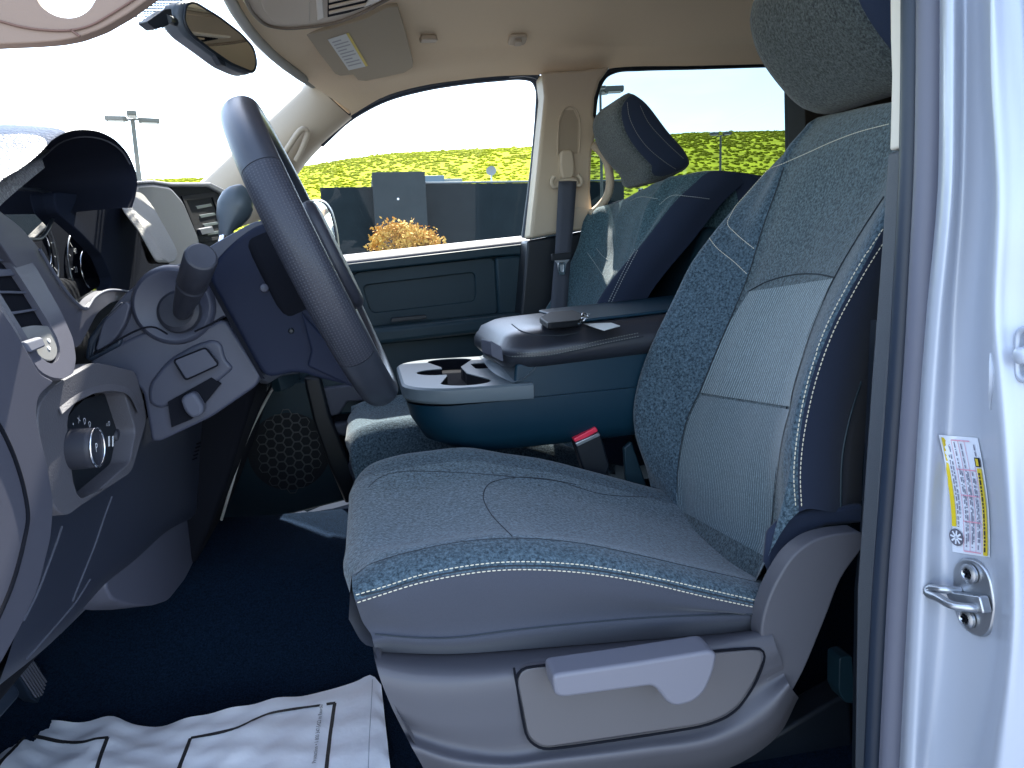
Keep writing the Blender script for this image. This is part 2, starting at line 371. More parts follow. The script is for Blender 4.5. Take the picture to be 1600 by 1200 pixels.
for i in range(N):
    u = 1.02*random.random()**.6 if random.random() < .8 else 1.0+.03*random.random()
    yy = 150+450*u; pxc = random.uniform(-260, 1500); q = aY(pxc, 300, yy)
    s = random.uniform(1.05, 2.2)*(.45+.55*u); z = hill_z(q[0], u)
    V = variants[i % 8]*np.array([s, s, s*random.uniform(.36, .6)])+np.array([q[0], yy, z+s*.02])
    if random.random() < .02: V = (V-np.array([q[0], yy, z]))*np.array([1.1, 1.1, 1.7])+np.array([q[0], yy, z])
    cf.append(IF+len(IV)*i); cv.append(V)
cv = np.concatenate(cv); cf = np.concatenate(cf)
me = bpy.data.meshes.new('woodland'); me.vertices.add(len(cv)); me.vertices.foreach_set('co', cv.ravel()); me.loops.add(cf.size); me.loops.foreach_set('vertex_index', cf.ravel().astype(np.int32))
me.polygons.add(len(cf)); me.polygons.foreach_set('loop_start', np.arange(0, cf.size, 3, dtype=np.int32)); me.polygons.foreach_set('use_smooth', np.ones(len(cf), bool)); me.update(calc_edges=True); me.materials.append(mw)
wd = bpy.data.objects.new('woodland', me); COL.objects.link(wd); tag(wd, 'bright green spring woods covering the hill', None, kind='stuff')
# building
YB = 60
mbw = mat('dark_stucco', (.011, .017, .020), .9, spec=.1, var=.12, vscale=.7); mbt = mat('grey_stucco', (.025, .034, .038), .9, spec=.1, var=.1, vscale=.7)
base = aY(700, 400, YB); base[2] = 0
bd = thing('commercial_building', 'long dark grey flat roofed building with a raised tower block', 'building', base)
def wallbox(name, x0, x1, ytop, Y0, depth, m):
    a = aY(x0, ytop, Y0); b = aY(x1, ytop, Y0); zt = a[2]
    return slab(name, [(a[0], Y0, 0), (b[0], Y0, 0), (b[0], Y0, zt), (a[0], Y0, zt)], (0, depth, 0), m, bd, .03)
wallbox('wall', 500, 585, 293, YB, 14, mbw); wallbox('tower', 581, 664, 269, YB-1.2, 12, mbt); wallbox('wall', 662, 975, 288, YB+.4, 16, mbw)
a = aY(662, 287, YB+.35); b = aY(976, 287, YB+.35)
slab('roof_coping', [(a[0], YB+.3, a[2]), (b[0], YB+.3, a[2]), (b[0], YB+.3, a[2]+.12), (a[0], YB+.3, a[2]+.12)], (0, .5, 0), mat('coping_metal', (.10, .13, .15), .5), bd, .02)
a = aY(660, 288, YB+6); b = aY(694, 274, YB+6)
slab('rooftop_unit', [(a[0], YB+6, a[2]), (b[0], YB+6, a[2]), (b[0], YB+6, b[2]), (a[0], YB+6, b[2])], (0, 3, 0), mat('unit_blue_grey', (.10, .16, .20), .6), bd, .03)
a = aY(694, 288, YB+7); b = aY(722, 279, YB+7)
slab('rooftop_unit', [(a[0], YB+7, a[2]), (b[0], YB+7, a[2]), (b[0], YB+7, b[2]), (a[0], YB+7, b[2])], (0, 3, 0), mat('unit_grey', (.22, .25, .24), .6), bd, .03)
p = aY(622, 311, YB-1.2); lathe('wall_lamp', p, (0, -1, 0), [(0, .07), (.05, .09), (.09, .05)], M_WHITE, bd)
# roof dish
dq = aY(768, 289, YB+9)
ds = thing('satellite_dish', 'grey satellite dish standing on the building roof', 'dish', dq)
lathe('reflector', aY(768, 268, YB+9), (-.35, -1, .35), [(0, .03), (.03, .2), (.08, .36), (.16, .46), (.17, .47), (.12, .37), (.06, .2), (.03, .02)], mat('dish_grey', (.20, .21, .20), .6), ds, 24)
tube('mast', [dq-V3(0, 0, .3), aY(768, 268, YB+9)+V3(0, .2, 0)], .07, M_STEEL, ds)
# orange bush
def leafy(name, label, cat, c, rx, ry, rz, n, size, m, seed=3):
    rnd = np.random.RandomState(seed); t = thing(name, label, cat, (c[0], c[1], 0)); V = []; Fc = []
    cl = rnd.randn(46, 3); cl /= np.linalg.norm(cl, axis=1)[:, None]; cl *= rnd.uniform(.35, 1.0, (46, 1))
    for i in range(n):
        k = cl[rnd.randint(46)]+rnd.randn(3)*.13
        p = np.array(c)+k*np.array([rx, ry, rz]); 
        if p[2] < .05: continue
        a = rnd.randn(3); a /= np.linalg.norm(a); b = np.cross(a, rnd.randn(3)); b /= np.linalg.norm(b); s = size*rnd.uniform(.6, 1.4)
        k0 = len(V); V += [p-a*s, p+b*s*.5, p+a*s, p-b*s*.5]; Fc.append((k0, k0+1, k0+2, k0+3))
    mk('crown', V, Fc, m, t, False)
    for k in range(7):
        e = np.array(c)+cl[k]*np.array([rx, ry, rz])*.7
        tube('stem', [(c[0]+.05*k-.15, c[1], 0), (np.array(c)*.6+e*.4)-V3(0, 0, c[2]*.3), e], [.05, .035, .012], mat('bark', (.07, .045, .03), .9), t, 6, 8)
    return t
mo = mat('orange_leaves', (.40, .20, .035), .8, spec=.2, var=.4, vscale=1.2, col2=(.52, .36, .09))
bt = aY(640, 392, 44); leafy('orange_shrub', 'round orange leaved shrub in front of the dark building', 'shrub', (bt[0], 44, 2.55), 2.15, 2.0, 1.9, 6500, .12, mo)
# light poles
mp = mat('pole_bronze', (.085, .09, .075), .6)
def pole(x, ytop, Yd, heads, label, r=.09):
    a = aY(x, ytop, Yd); t = thing('light_pole', label, 'light pole', (a[0], Yd, 0), 'parking lot light poles')
    tube('mast', [(a[0], Yd, 0), (a[0], Yd, a[2])], [r*1.2, r*.8], mp, t, 10)
    lathe('base', (a[0], Yd, 0), (0, 0, 1), [(0, .35), (.7, .35), (.75, .3)], mat('pole_concrete', (.35, .34, .32), .9), t, 16)
    for dx, dy, tilt, L in heads:
        d = V3(dx, dy, 0); d /= np.linalg.norm(d); c = a+d*(L*.75)+V3(0, 0, tilt*L*.5); n2 = np.cross(d, (0, 0, 1)); R = np.stack([d, n2, V3(0, 0, 1)], 1)
        hd = box('lamp_head', c, (L, L*.5, .22), mp, t, R, .05)
        V, Fc = boxVF(c-V3(0, 0, .125), L*.7, L*.36, .04, R); mk('lamp_lens', V, Fc, mat('lamp_lens', (.5, .5, .45), .4), hd)
    tube('bracket', [a-V3(.35, 0, .05), a+V3(.35, 0, 0)], .05, mp, t)
    return t
pole(207, 186, 42, [(-1, -.1, 0, 1.0), (1, .25, -.1, 1.0), (.25, -1, .25, .9)], 'tall light pole with three flat heads seen through the windshield', .13)
pole(1126, 212, 62, [(-1, .2, .5, .75), (1, -.3, .5, .75)], 'slim light pole with two tilted heads in front of the wooded hill', .11)
pole(938, 140, 30, [(1, -.2, 0, .75), (.5, .9, .25, .75)], 'light pole behind the passenger pillar with heads beside the rear window edge', .06)
# =================================================================== CAB SHELL
def frameVF(outer, inner, vec):
    """flat ring between two loops of equal count, extruded by vec"""
    o = np.asarray(outer, float); i = np.asarray(inner, float); k = len(o); v = np.asarray(vec, float)
    V = np.vstack([o, i, o+v, i+v]); Fc = []
    for a in range(k):
        b = (a+1) % k
        Fc += [(a, b, k+b, k+a), (2*k+a, 3*k+a, 3*k+b, 2*k+b), (a, 2*k+a, 2*k+b, b), (k+a, k+b, 3*k+b, 3*k+a)]
    return V, Fc
def frame(name, outer, inner, vec, m, parent=None, bevel=.002, loc=None):
    V, Fc = frameVF(outer, inner, vec); o = mk(name, V, Fc, m, parent, True, None, 35, loc)
    bm = bmesh.new(); bm.from_mesh(o.data); bmesh.ops.recalc_face_normals(bm, faces=bm.faces); bm.to_mesh(o.data); bm.free()
    if bevel: md = o.modifiers.new('b', 'BEVEL'); md.width = bevel; md.segments = 2; md.limit_method = 'ANGLE'; md.angle_limit = math.radians(40)
    return o
# --- floor
fl = [(Y, z) for Y, z in [(.62, .86), (.74, .86), (.76, .85), (1.26, .85), (1.33, .88), (1.40, .96), (1.46, 1.022), (1.54, 1.045), (1.70, 1.045), (1.78, 1.00), (1.86, .90), (1.92, .85), (2.2, .85)]]
xs = [-1.15, -.75, -.3, .3, .9, 1.8]
rows = [[V3(x, Y, z+(.0 if x > -.6 else (-.6-x)*.25)) for x in xs] for Y, z in fl]
cabf = net('floor', rows, M_CARP, None, 60, 4); tag(cabf, 'black carpeted cab floor with a raised tunnel', None, kind='structure')
# --- headliner
def hx(Y): return -.216+.109*((Y-1.55)/.65)**2
H0 = lY(2.22, (548, 181), (600, 151), (660, 134), (720, 125), (780, 119), (840, 117), (900, 117), (960, 106), (1080, 103), (1200, 100), (1350, 96), (1560, 90))
def hrow(Y, zt): 
    x0 = hx(Y)
    return [V3(x0, Y, 2.10), V3(x0+.03, Y, 2.118), V3(x0+.14, Y, 2.10+(zt-2.10)*.55), V3(.25, Y, zt), V3(.7, Y, zt+.02), V3(1.2, Y, zt+.03), V3(1.8, Y, zt)]
H0b = [p+V3(0, -.012, .010) for p in H0]
H0c = [p+V3(-.004, -.05, .030) for p in H0]
H0c[0] = aY(512, 150, 2.17)
hl = thing('headliner', 'tan cloth headliner over the cab with moulded edges', 'headliner', (.8, 1.5, 2.2))
hl_mesh = net('ceiling_cloth', [H0, H0b, H0c, hrow(2.10, 2.185), hrow(1.95, 2.22), hrow(1.55, 2.245), hrow(1.1, 2.23), hrow(.84, 2.19), hrow(.72, 2.15), hrow(.68, 2.12)], M_HEAD, hl, 70, 6)
rt = [[V3(x, Y, z-d) for x, d in ((hx(min(2.2, max(.72, Y)))-.02, .10 if .7 < Y < 2.3 else .02), (.05, .01), (.4, 0), (1.0, 0), (1.9, 0))] for Y, z in ((.60, 2.16), (.66, 2.22), (.85, 2.28), (1.55, 2.31), (2.25, 2.285), (2.36, 2.26), (2.40, 2.225))]
rp_ = net('roof', rt, M_PAINT, None, 30, 4, loc=(.8, 1.5, 2.3), thick=.01); tag(rp_, 'silver painted cab roof above the tan headliner', 'roof')
hd_ = [V3(hx(Y), Y, 2.098) for Y in np.linspace(.7, 2.2, 16)]
tube('header_seal', hd_, .012, mat('header_grey', (.25, .25, .23), .6), hl)
# dome fittings / coat hooks on the ceiling edge
for (a, b) in ((668, 55), (808, 58)):
    pc, nn = on(hl_mesh, a, b, .002)
    if pc is None: continue
    e1 = V3(1, 0, 0)-nn*nn[0]; e1 /= np.linalg.norm(e1); e2 = np.cross(nn, e1)
    if a > 700:
        hk = slab('coat_hook', fillet([pc+e1*x+e2*y for x, y in ((-.025, -.022), (.025, -.022), (.025, .022), (-.025, .022))], .012), nn*.010, M_BEI, hl, .004)
        slab('hook_catch', fillet([pc+nn*.010+e1*x+e2*y for x, y in ((-.010, -.012), (.010, -.012), (.010, .010), (-.010, .010))], .004), nn*.008, M_BEI, hk, .002)
    else:
        slab('visor_clip', fillet([pc+e1*x+e2*y for x, y in ((-.024, -.008), (.02, -.014), (.026, -.004), (.02, .006), (-.018, .012))], .005), nn*.014, M_BEI, hl, .003)
# --- windshield
ws = []
for u in np.linspace(0, 1, 14):
    Yv = .66+1.62*u; b = 1-((Yv-1.47)/.81)**2
    ws.append([V3(hx(Yv)-.0, Yv, 2.105), V3(hx(Yv)*.5+(-.86-.16*b)*.5-.02, Yv, 1.905), V3(-.86-.16*b, Yv, 1.66)])
wso = net('windshield', ws, G_CLEAR, None, 12, 1, loc=(-.6, 1.5, 1.7)); tag(wso, 'clear raked windshield beyond the dashboard', 'windshield')
# dotted band round the mirror mount, printed on the glass
mbd = MB(); pt = mat('frit_dots', (.045, .10, .11), .7)  # black dots tinted pale cyan to imitate sky glare around them
for i in range(24):
    for j in range(22):
        a = 206+i*4.6+(j % 2)*2.3; b = -30+j*4.2
        e = ((a-258)/52)**2+((b-0)/54)**2
        if e > 1: continue
        p, nn = on(wso, a, b, .0015)
        if p is None: continue
        e1 = V3(0, 1, 0)-nn*nn[1]; e1 /= np.linalg.norm(e1); e2 = np.cross(nn, e1); rr = .0034*(1.0 if e < .6 else .8)
        mbd.add([p+rr*(math.cos(t)*e1+math.sin(t)*e2) for t in np.linspace(0, 2*math.pi, 8, endpoint=False)], [tuple(range(8))])
mbd.build('frit_pattern', pt, wso)
# --- passenger A pillar
ap = thing('windshield_pillar', 'tan trimmed windshield pillar on the far passenger side', 'pillar', (-.3, 2.25, 1.7))
A1 = [aY(489, 127, 2.20), aY(425, 187, 2.225), aY(370, 238, 2.25), aY(322, 283, 2.27), aY(270, 330, 2.29)]
A2 = [aY(505, 141, 2.185), aY(450, 197, 2.20), aY(400, 246, 2.22), aY(352, 292, 2.245), aY(300, 345, 2.26)]
A3 = [aY(528, 163, 2.19), aY(486, 208, 2.205), aY(446, 254, 2.225), aY(404, 300, 2.25), aY(350, 360, 2.27)]
A4 = [aY(548, 181, 2.22), aY(512, 213, 2.235), aY(480, 246, 2.255), aY(450, 286, 2.28), aY(405, 345, 2.30)]
A5 = [p+V3(.0, .06, 0) for p in A4]
A0 = [p+V3(-.03, .05, 0) for p in A1]
apm = net('pillar_trim', [A0, A1, A2, A3, A4, A5], M_BEI, ap, 24, 5)
seam('trim_joint', apm, [[(491, 129), (510, 147), (530, 166), (546, 180)]], ap, mat('tan_joint', (.07, .05, .035), .9), .0016)  # dark tan line along the trim joint
slab('pillar_cap', [aY(486, 124, 2.25), aY(505, 140, 2.25), aY(530, 166, 2.255), aY(552, 184, 2.26), aY(580, 168, 2.26), aY(560, 140, 2.26), aY(510, 112, 2.25)], (0, .03, .0), M_BEI, ap, .004)
gh = [aY(437, 252, 2.18), aY(452, 226, 2.165), aY(474, 200, 2.165), aY(479, 203, 2.17), aY(472, 230, 2.175), aY(462, 250, 2.19)]
tube('assist_handle', spl([p+V3(0, .012, 0) for p in gh], 24), .008, M_BEI, ap, 10)
# --- passenger B pillar
bp_ = thing('door_pillar', 'tan door pillar on the passenger side with a belt track and dark lower cover', 'pillar', (.6, 2.2, .88))
pol = lY(2.17, (847, 112), (905, 109), (955, 103), (938, 126), (930, 152), (928, 180), (935, 198), (929, 222), (925, 242), (923, 300), (927, 338), (896, 362), (860, 367), (828, 373), (837, 290), (846, 200), (851, 150))
slab('pillar_trim', pol, (0, .09, 0), M_BEI, bp_, .010)
slab('trim_foot', lY(2.168, (880, 318), (925, 326), (944, 318), (953, 300), (950, 322), (940, 342), (925, 357), (896, 361), (880, 361)), (0, .05, 0), M_BEI, bp_, .006)
tube('assist_handle', spl(lY(2.15, (926, 226), (938, 236), (947, 250), (952, 270), (953, 290), (949, 306), (938, 322), (922, 336)), 26), .0125, M_BEI, bp_, 12)
tube('track_edge', spl(lY(2.166, (871, 242), (872, 205), (876, 180), (884, 168), (894, 166), (902, 174), (906, 190), (905, 240)), 40), .0022, M_BEI, bp_)
slab('track_well', lY(2.1685, (873, 240), (875, 190), (882, 172), (896, 172), (903, 188), (902, 240)), (0, .01, 0), mat('tan_well', (.30, .24, .175), .7), bp_, 0)
slab('lower_cover', lY(2.19, (824, 376), (862, 369), (897, 364), (928, 357), (946, 338), (966, 330), (985, 620), (800, 640)), (0, .10, 0), M_BLK, bp_, .008)
# belt
sb = thing('seat_belt', 'dark seat belt with latch plate hanging on the passenger door pillar', 'seat belt', (.6, 2.1, .9))
slab('height_adjuster', fillet(lY(2.15, (876, 234), (896, 233), (899, 262), (896, 280), (880, 282), (875, 262)), .016), (0, .03, 0), M_BEI, sb, .006)
tube('belt_guide', spl(lY(2.138, (866, 276), (862, 284), (866, 292), (872, 291), (874, 285), (900, 283), (902, 290), (908, 288), (908, 279), (903, 273)), 30), .0062, M_BEI, sb)
bw = [[aY(a, y, Yv) for y, a, Yv in zip((283, 340, 400, 470, 560), xs_, (2.128, 2.11, 2.09, 2.075, 2.06))] for xs_ in ((873, 870, 867, 861, 856), (901, 897, 892, 887, 880))]
net('webbing', [bw[0], bw[1]], M_WEB, sb, 24, 3, thick=.002)
slab('latch_plate', fillet(lY(2.072, (866, 407), (891, 405), (885, 412), (883, 428), (873, 428), (871, 412)), .004), (0, .004, 0), M_STEEL, sb, .001)
frame('latch_tongue', fillet(lY(2.070, (872, 410), (884, 409), (883, 429), (873, 430)), .005, 4), fillet(lY(2.070, (875, 414), (881, 413), (880, 425), (876, 425)), .003, 4), (0, .004, 0), M_CHR, sb, .0006)
slab('latch_cover', fillet(lY(2.074, (862, 397), (894, 394), (893, 404), (863, 408)), .004), (0, .012, 0), M_BLK, sb, .002)
# --- passenger front door
dr = thing('passenger_door', 'closed passenger front door with charcoal panel, armrest, pocket and clear window', 'door', (.3, 2.3, .88))
G = [aY(545, 183, 2.31), aY(600, 152, 2.30), aY(720, 126, 2.29), aY(820, 118, 2.29), aY(842, 124, 2.29), aY(846, 150, 2.29), aY(838, 240, 2.30), aY(822, 376, 2.33), aY(670, 392, 2.34), aY(520, 408, 2.35), aY(420, 420, 2.35), aY(405, 340, 2.34), aY(450, 290, 2.33)]
mk('window_glass', G, [tuple(range(len(G)))], G_CLEAR, dr, False)
tube('window_seal', spl(lY(2.268, (500, 225), (545, 184), (600, 154), (660, 137), (720, 127), (780, 121), (815, 119), (834, 124), (842, 140), (842, 165), (834, 260), (820, 372)), 90), .012, M_RUB, dr, 8)
tube('window_seal', spl(lY(2.24, (795, 117), (825, 116), (842, 122), (849, 140), (849, 170), (841, 260), (826, 374)), 50), .009, M_RUB, dr, 8)
sill = net('sill_ledge', [lY(2.40, (440, 409), (540, 398), (670, 384), (830, 367)), lY(2.345, (440, 414), (540, 403), (670, 389), (829, 371)), lY(2.305, (440, 419), (540, 409), (670, 394), (828, 376)), lY(2.295, (440, 432), (540, 421), (670, 406), (826, 388))], M_PLG, dr, 24, 4)
slab('door_panel', lY(2.325, (430, 425), (826, 382), (812, 660), (480, 800), (400, 760)), (0, .05, 0), M_PLB, dr, 0)
slab('upper_band', lY(2.285, (440, 424), (826, 380), (823, 398), (774, 401), (560, 425), (440, 440)), (0, .04, 0), M_PLB, dr, .006)
slab('rear_band', lY(2.283, (774, 402), (823, 398), (815, 500), (779, 503)), (0, .04, 0), M_PLB, dr, .010)
frame('recess_frame', fillet(lY(2.312, (548, 426), (774, 401), (779, 492), (575, 512)), .03, 5), fillet(lY(2.312, (566, 446), (742, 425), (743, 470), (580, 489)), .02, 5), (0, .013, 0), M_PLB, dr, .003)
slab('armrest', lY(2.19, (575, 515), (816, 489), (816, 514), (582, 540)), (0, .14, 0), M_PLB, dr, .014)
slab('pull_cup', lY(2.235, (612, 497), (665, 492), (668, 498), (610, 504)), (0, .02, 0), M_BLK, dr, .002)
slab('lower_panel', lY(2.265, (580, 535), (814, 512), (812, 640), (500, 650), (490, 590)), (0, .06, 0), M_PLB, dr, .01)
slab('pocket_ledge', lY(2.235, (502, 607), (560, 600), (620, 596), (620, 624), (542, 628), (530, 648), (505, 653)), (0, .05, 0), M_PLG, dr, .006)
slab('pocket_band', lY(2.225, (510, 664), (560, 659), (620, 652), (620, 688), (570, 690), (530, 680)), (0, .05, 0), M_PLG, dr, .008)
slab('pocket_well', lY(2.262, (500, 650), (640, 640), (640, 730), (530, 730)), (0, .02, 0), M_VOID, dr, 0)
slab('pocket_rim', lY(2.20, (540, 723), (620, 712), (640, 716), (640, 760), (560, 790), (548, 775)), (0, .08, 0), M_PLG, dr, .008)
# outside mirror on that door
mr = thing('door_mirror', 'white framed outside mirror beyond the passenger window', 'mirror', aY(500, 380, 2.55))
mpol = fillet(lY(2.56, (478, 312), (505, 312), (518, 328), (527, 362), (531, 402), (486, 408)), .03)
slab('housing', mpol, (0, .10, .01), M_BLK, mr, .01)
slab('mirror_glass', fillet(lY(2.556, (480, 315), (503, 315), (515, 330), (523, 362), (526, 398), (488, 403)), .028), (0, .004, 0), mat('mirror_silver', (.9, .92, .92), .03, metal=1.0), mr, 0)
tube('mirror_arm', [aY(470, 385, 2.42), aY(492, 385, 2.58)], .02, M_BLK, mr)
# --- passenger rear door and window
rd = thing('rear_door', 'closed passenger rear door with a dark tinted window', 'door', (1.1, 2.3, .88))
R_ = lY(2.30, (960, 107), (1080, 104), (1256, 100), (1262, 240), (1262, 345), (900, 372), (922, 240), (928, 180), (930, 152), (940, 122))
mk('window_glass', R_, [tuple(range(len(R_)))], G_TINT, rd, False)
tube('window_seal', spl(lY(2.27, (926, 200), (927, 178), (930, 152), (936, 132), (946, 117), (962, 109), (1000, 106), (1080, 104), (1180, 101), (1256, 99)), 80), .010, M_BLK, rd, 8)
slab('door_panel', lY(2.31, (895, 374), (1262, 338), (1290, 900), (900, 900)), (0, .06, 0), M_PLB, rd, .01)
slab('rear_post', lY(2.20, (1257, 96), (1500, 80), (1500, 500), (1262, 500)), (0, .12, 0), mat('brown_black_trim', (.020, .016, .012), .8), rd, .004)
# rear cab wall
rw = slab('cab_back_wall', [(1.79, .62, .85), (1.79, 2.45, .85), (1.79, 2.45, 2.26), (1.79, .62, 2.26)], (.05, 0, 0), mat('brown_black_trim', (.020, .016, .012), .8), None, .01, loc=(1.8, 1.5, .85)); tag(rw, 'dark trimmed back wall of the cab behind the headrests', 'wall')
# rear driver-side door (closed, beyond the B pillar) and rocker
rdd = thing('rear_door', 'silver rear driver side door closed behind the near door pillar', 'door', (1.15, .6, .8))
slab('door_skin', [(.60, .50, .55), (1.85, .50, .55), (1.85, .50, 1.66), (.60, .50, 1.66)], (0, .13, 0), M_PAINT, rdd, .02)
frame('window_frame', [(.60, .54, 1.66), (1.85, .54, 1.66), (1.75, .60, 2.14), (.60, .60, 2.14)], [(.68, .545, 1.69), (1.75, .545, 1.69), (1.68, .592, 2.08), (.68, .592, 2.08)], (0, .05, 0), M_PAINT, rdd, .008)
mk('window_glass', [(.66, .57, 1.67), (1.78, .57, 1.67), (1.70, .615, 2.1), (.66, .615, 2.1)], [(0, 1, 2, 3)], G_TINT, rdd, False)
rk = slab('rocker_sill', [(-.75, .60, .55), (.60, .60, .55), (.60, .60, .86), (-.75, .60, .86)], (0, .13, 0), M_PAINT, None, .02, loc=(0, .65, .55)); tag(rk, 'silver door sill under the open driver doorway', 'sill')
# passenger side body below
ps = slab('passenger_body_side', [(-1.1, 2.40, .5), (1.9, 2.40, .5), (1.9, 2.40, 1.62), (-1.1, 2.40, 1.60)], (0, .06, 0), M_PAINT, None, .02, loc=(.4, 2.4, .5)); tag(ps, 'silver outer body side below the passenger windows', 'body panel')
# scuff plate
sp = slab('scuff_plate', [aZ(380, 822, .885), aZ(395, 815, .885), aZ(520, 794, .885), aZ(600, 772, .885), aZ(600, 800, .885), aZ(470, 814, .885)], (0, 0, -.02), mat('pale_blue_sill', (.45, .52, .62), .35), None, .003, loc=(-.2, 2.2, .88)); tag(sp, 'pale blue grey sill plate along the passenger doorway', 'sill plate')
# firewall
fw_ = slab('firewall', [(-1.12, .62, .82), (-1.12, 2.4, .82), (-1.12, 2.4, 1.6), (-1.12, .62, 1.6)], (-.04, 0, 0), M_CARP, None, 0, loc=(-1.1, 1.5, .85)); tag(fw_, 'dark carpeted firewall deep in the footwell', 'firewall')
# cowl side closing the footwell in front of the driver doorway
ck = slab('cowl_side', [(-1.14, .60, .82), (-.62, .60, .82), (-.50, .60, 1.2), (-.45, .60, 1.62), (-1.14, .60, 1.62)], (0, .06, 0), M_BLK, None, .01, loc=(-.8, .65, .85)); tag(ck, 'dark cowl side closing the driver footwell', 'panel')

# =================================================================== NEAR DOOR PILLAR
np_ = thing('door_pillar', 'silver blue near door pillar with striker, yellow edged label and black weatherstrip', 'pillar', (.6, .6, .8))
def vrow(X, dx, *base): return [aX(a+dx, b, X) for a, b in base]
B0 = [(1470, -60), (1470, 120), (1467, 300), (1448, 500), (1440, 600), (1428, 800), (1420, 950), (1404, 1270)]
def sh(k): return [(a+d, b) for (a, b), d in zip(B0, k)]
rowsP = [
 vrow(.560, -6, *B0), vrow(.536, 0, *B0), vrow(.524, 8, *B0), vrow(.526, 20, *B0),
 vrow(.548, 0, *sh([34, 34, 34, 40, 44, 46, 52, 34])),
 vrow(.552, 0, *sh([52, 54, 60, 66, 66, 76, 84, 70])),
 vrow(.550, 0, *sh([62, 66, 76, 82, 86, 108, 128, 100])),
 vrow(.532, 0, *sh([72, 76, 86, 94, 104, 132, 150, 120])),
 vrow(.520, 0, *sh([80, 84, 96, 108, 124, 152, 166, 150])),
 vrow(.530, 0, *sh([94, 104, 118, 130, 150, 172, 186, 180])),
 vrow(.540, 0, *sh([120, 130, 150, 165, 180, 196, 210, 220])),
 vrow(.536, 0, *sh([150, 160, 185, 200, 215, 230, 240, 260])),
 vrow(.55, 0, *sh([190, 200, 225, 240, 255, 270, 280, 300])),
 vrow(.66, 0, *sh([200, 210, 235, 250, 265, 280, 290, 310]))]
pj = net('painted_jamb', rowsP, M_PAINT, np_, 60, 5, sharp=0)
def strip(name, X, L, Rr, m, dpt=.02, bevel=.004, par=None):
    P = [aX(a, b, X) for a, b in L]+[aX(a, b, X) for a, b in Rr[::-1]]
    return slab(name, P, (dpt, 0, 0), m, par or np_, bevel)
C0 = [(1441, -60), (1440, 120), (1437, 260), (1430, 400), (1418, 600), (1406, 760), (1395, 900), (1384, 1100), (1376, 1270)]
def tubeX(name, X, dxs, base, r, m):
    P = spl([aX(a+dxs, b, X) for a, b in base], 60); return tube(name, P, r, m, np_, 12)
tubeX('weatherstrip', .545, 15, C0, .0135, M_RUB2)
tubeX('inner_weatherstrip', .552, -12, C0, .0125, M_RUB)
tubeX('weatherstrip_lip', .535, -3, C0, .0022, M_RUB2)
strip('seal_gap', .575, [(a-14, b) for a, b in C0], [(a+34, b) for a, b in C0], M_VOID, .02, 0)
strip('trim_cap', .553, [(1389, -60), (1390, 60), (1392, 120), (1389, 236)], [(1409, -60), (1410, 60), (1411, 120), (1407, 231)], M_BEIL, .03, .003)
strip('trim_edge', .556, [(1409, 60), (1411, 130), (1406, 300), (1400, 400), (1392, 480)], [(1418, 60), (1420, 130), (1413, 300), (1406, 400), (1396, 480)], mat('cream_edge', (.42, .43, .34), .6), .01, .002)
strip('lower_trim', .555, [(1386, 239), (1375, 400), (1360, 600), (1346, 800), (1338, 920), (1333, 1270)], [(1409, 234), (1403, 380), (1389, 560), (1379, 700), (1367, 900), (1360, 1270)], mat('pillar_grey', (.062, .070, .082), .6, bump=.6, bscale=600, bdist=.0008), .03, .004)
strip('trim_return', .60, [(1360, 500), (1346, 800), (1335, 920), (1330, 1270)], [(1420, 500), (1400, 800), (1390, 920), (1380, 1270)], M_BLK, .02, 0)
# striker
def patch(name, o, pts, m, parent, lift=.0006, thick=0, bevel=0, mb=None):
    P = []; N = []
    for a, b in pts:
        p, nn = on(o, a, b, lift)
        if p is not None: P.append(p); N.append(nn)
    if len(P) < 3: return None
    if thick: return slab(name, P, np.mean(N, axis=0)*thick, m, parent, bevel)
    return mk(name, P, [tuple(range(len(P)))], m, parent, False)
st = thing('door_striker', 'steel door striker loop bolted to the silver near pillar', 'striker', on(pj, 1520, 930)[0])
pc, nn = on(pj, 1520, 930, .001)
Xs = pc[0]-.004
slab('base_plate', fillet([aX(a, b, Xs) for a, b in ((1488, 884), (1502, 871), (1528, 876), (1546, 900), (1555, 948), (1548, 988), (1532, 998), (1506, 986), (1488, 952))], .008), (.012, 0, 0), M_STEEL, st, .002)
for a, b in ((1516, 896), (1512, 966)):
    q = aX(a, b, Xs-.001); bo = lathe('bolt', q, (-1, 0, 0), [(0, .0095), (.003, .0095), (.004, .0075), (.0045, .006), (.0025, .0045), (.002, .001)], M_STEEL, st, 20)
    mbx = MB()
    for k in range(3):
        t = k*math.pi/3; V, Fc = boxVF(q+V3(-.003, 0, 0), .002, .009, .0018, np.array([[1, 0, 0], [0, math.cos(t), -math.sin(t)], [0, math.sin(t), math.cos(t)]])); mbx.add(V, Fc)
    mbx.build('bolt_socket', M_VOID, bo)
tube('striker_loop', spl([aX(1538, 952, Xs), aX(1520, 950, Xs-.012), aX(1490, 946, Xs-.022), aX(1466, 934, Xs-.022), aX(1449, 925, Xs-.020), aX(1452, 920, Xs-.018), aX(1475, 921, Xs-.014), aX(1500, 923, Xs)], 40), .0042, M_STEEL, st, 10)
slab('loop_block', fillet([aX(a, b, Xs-.001) for a, b in ((1490, 922), (1545, 930), (1552, 958), (1500, 948))], .003), (-.010, 0, 0), M_STEEL, st, .002)
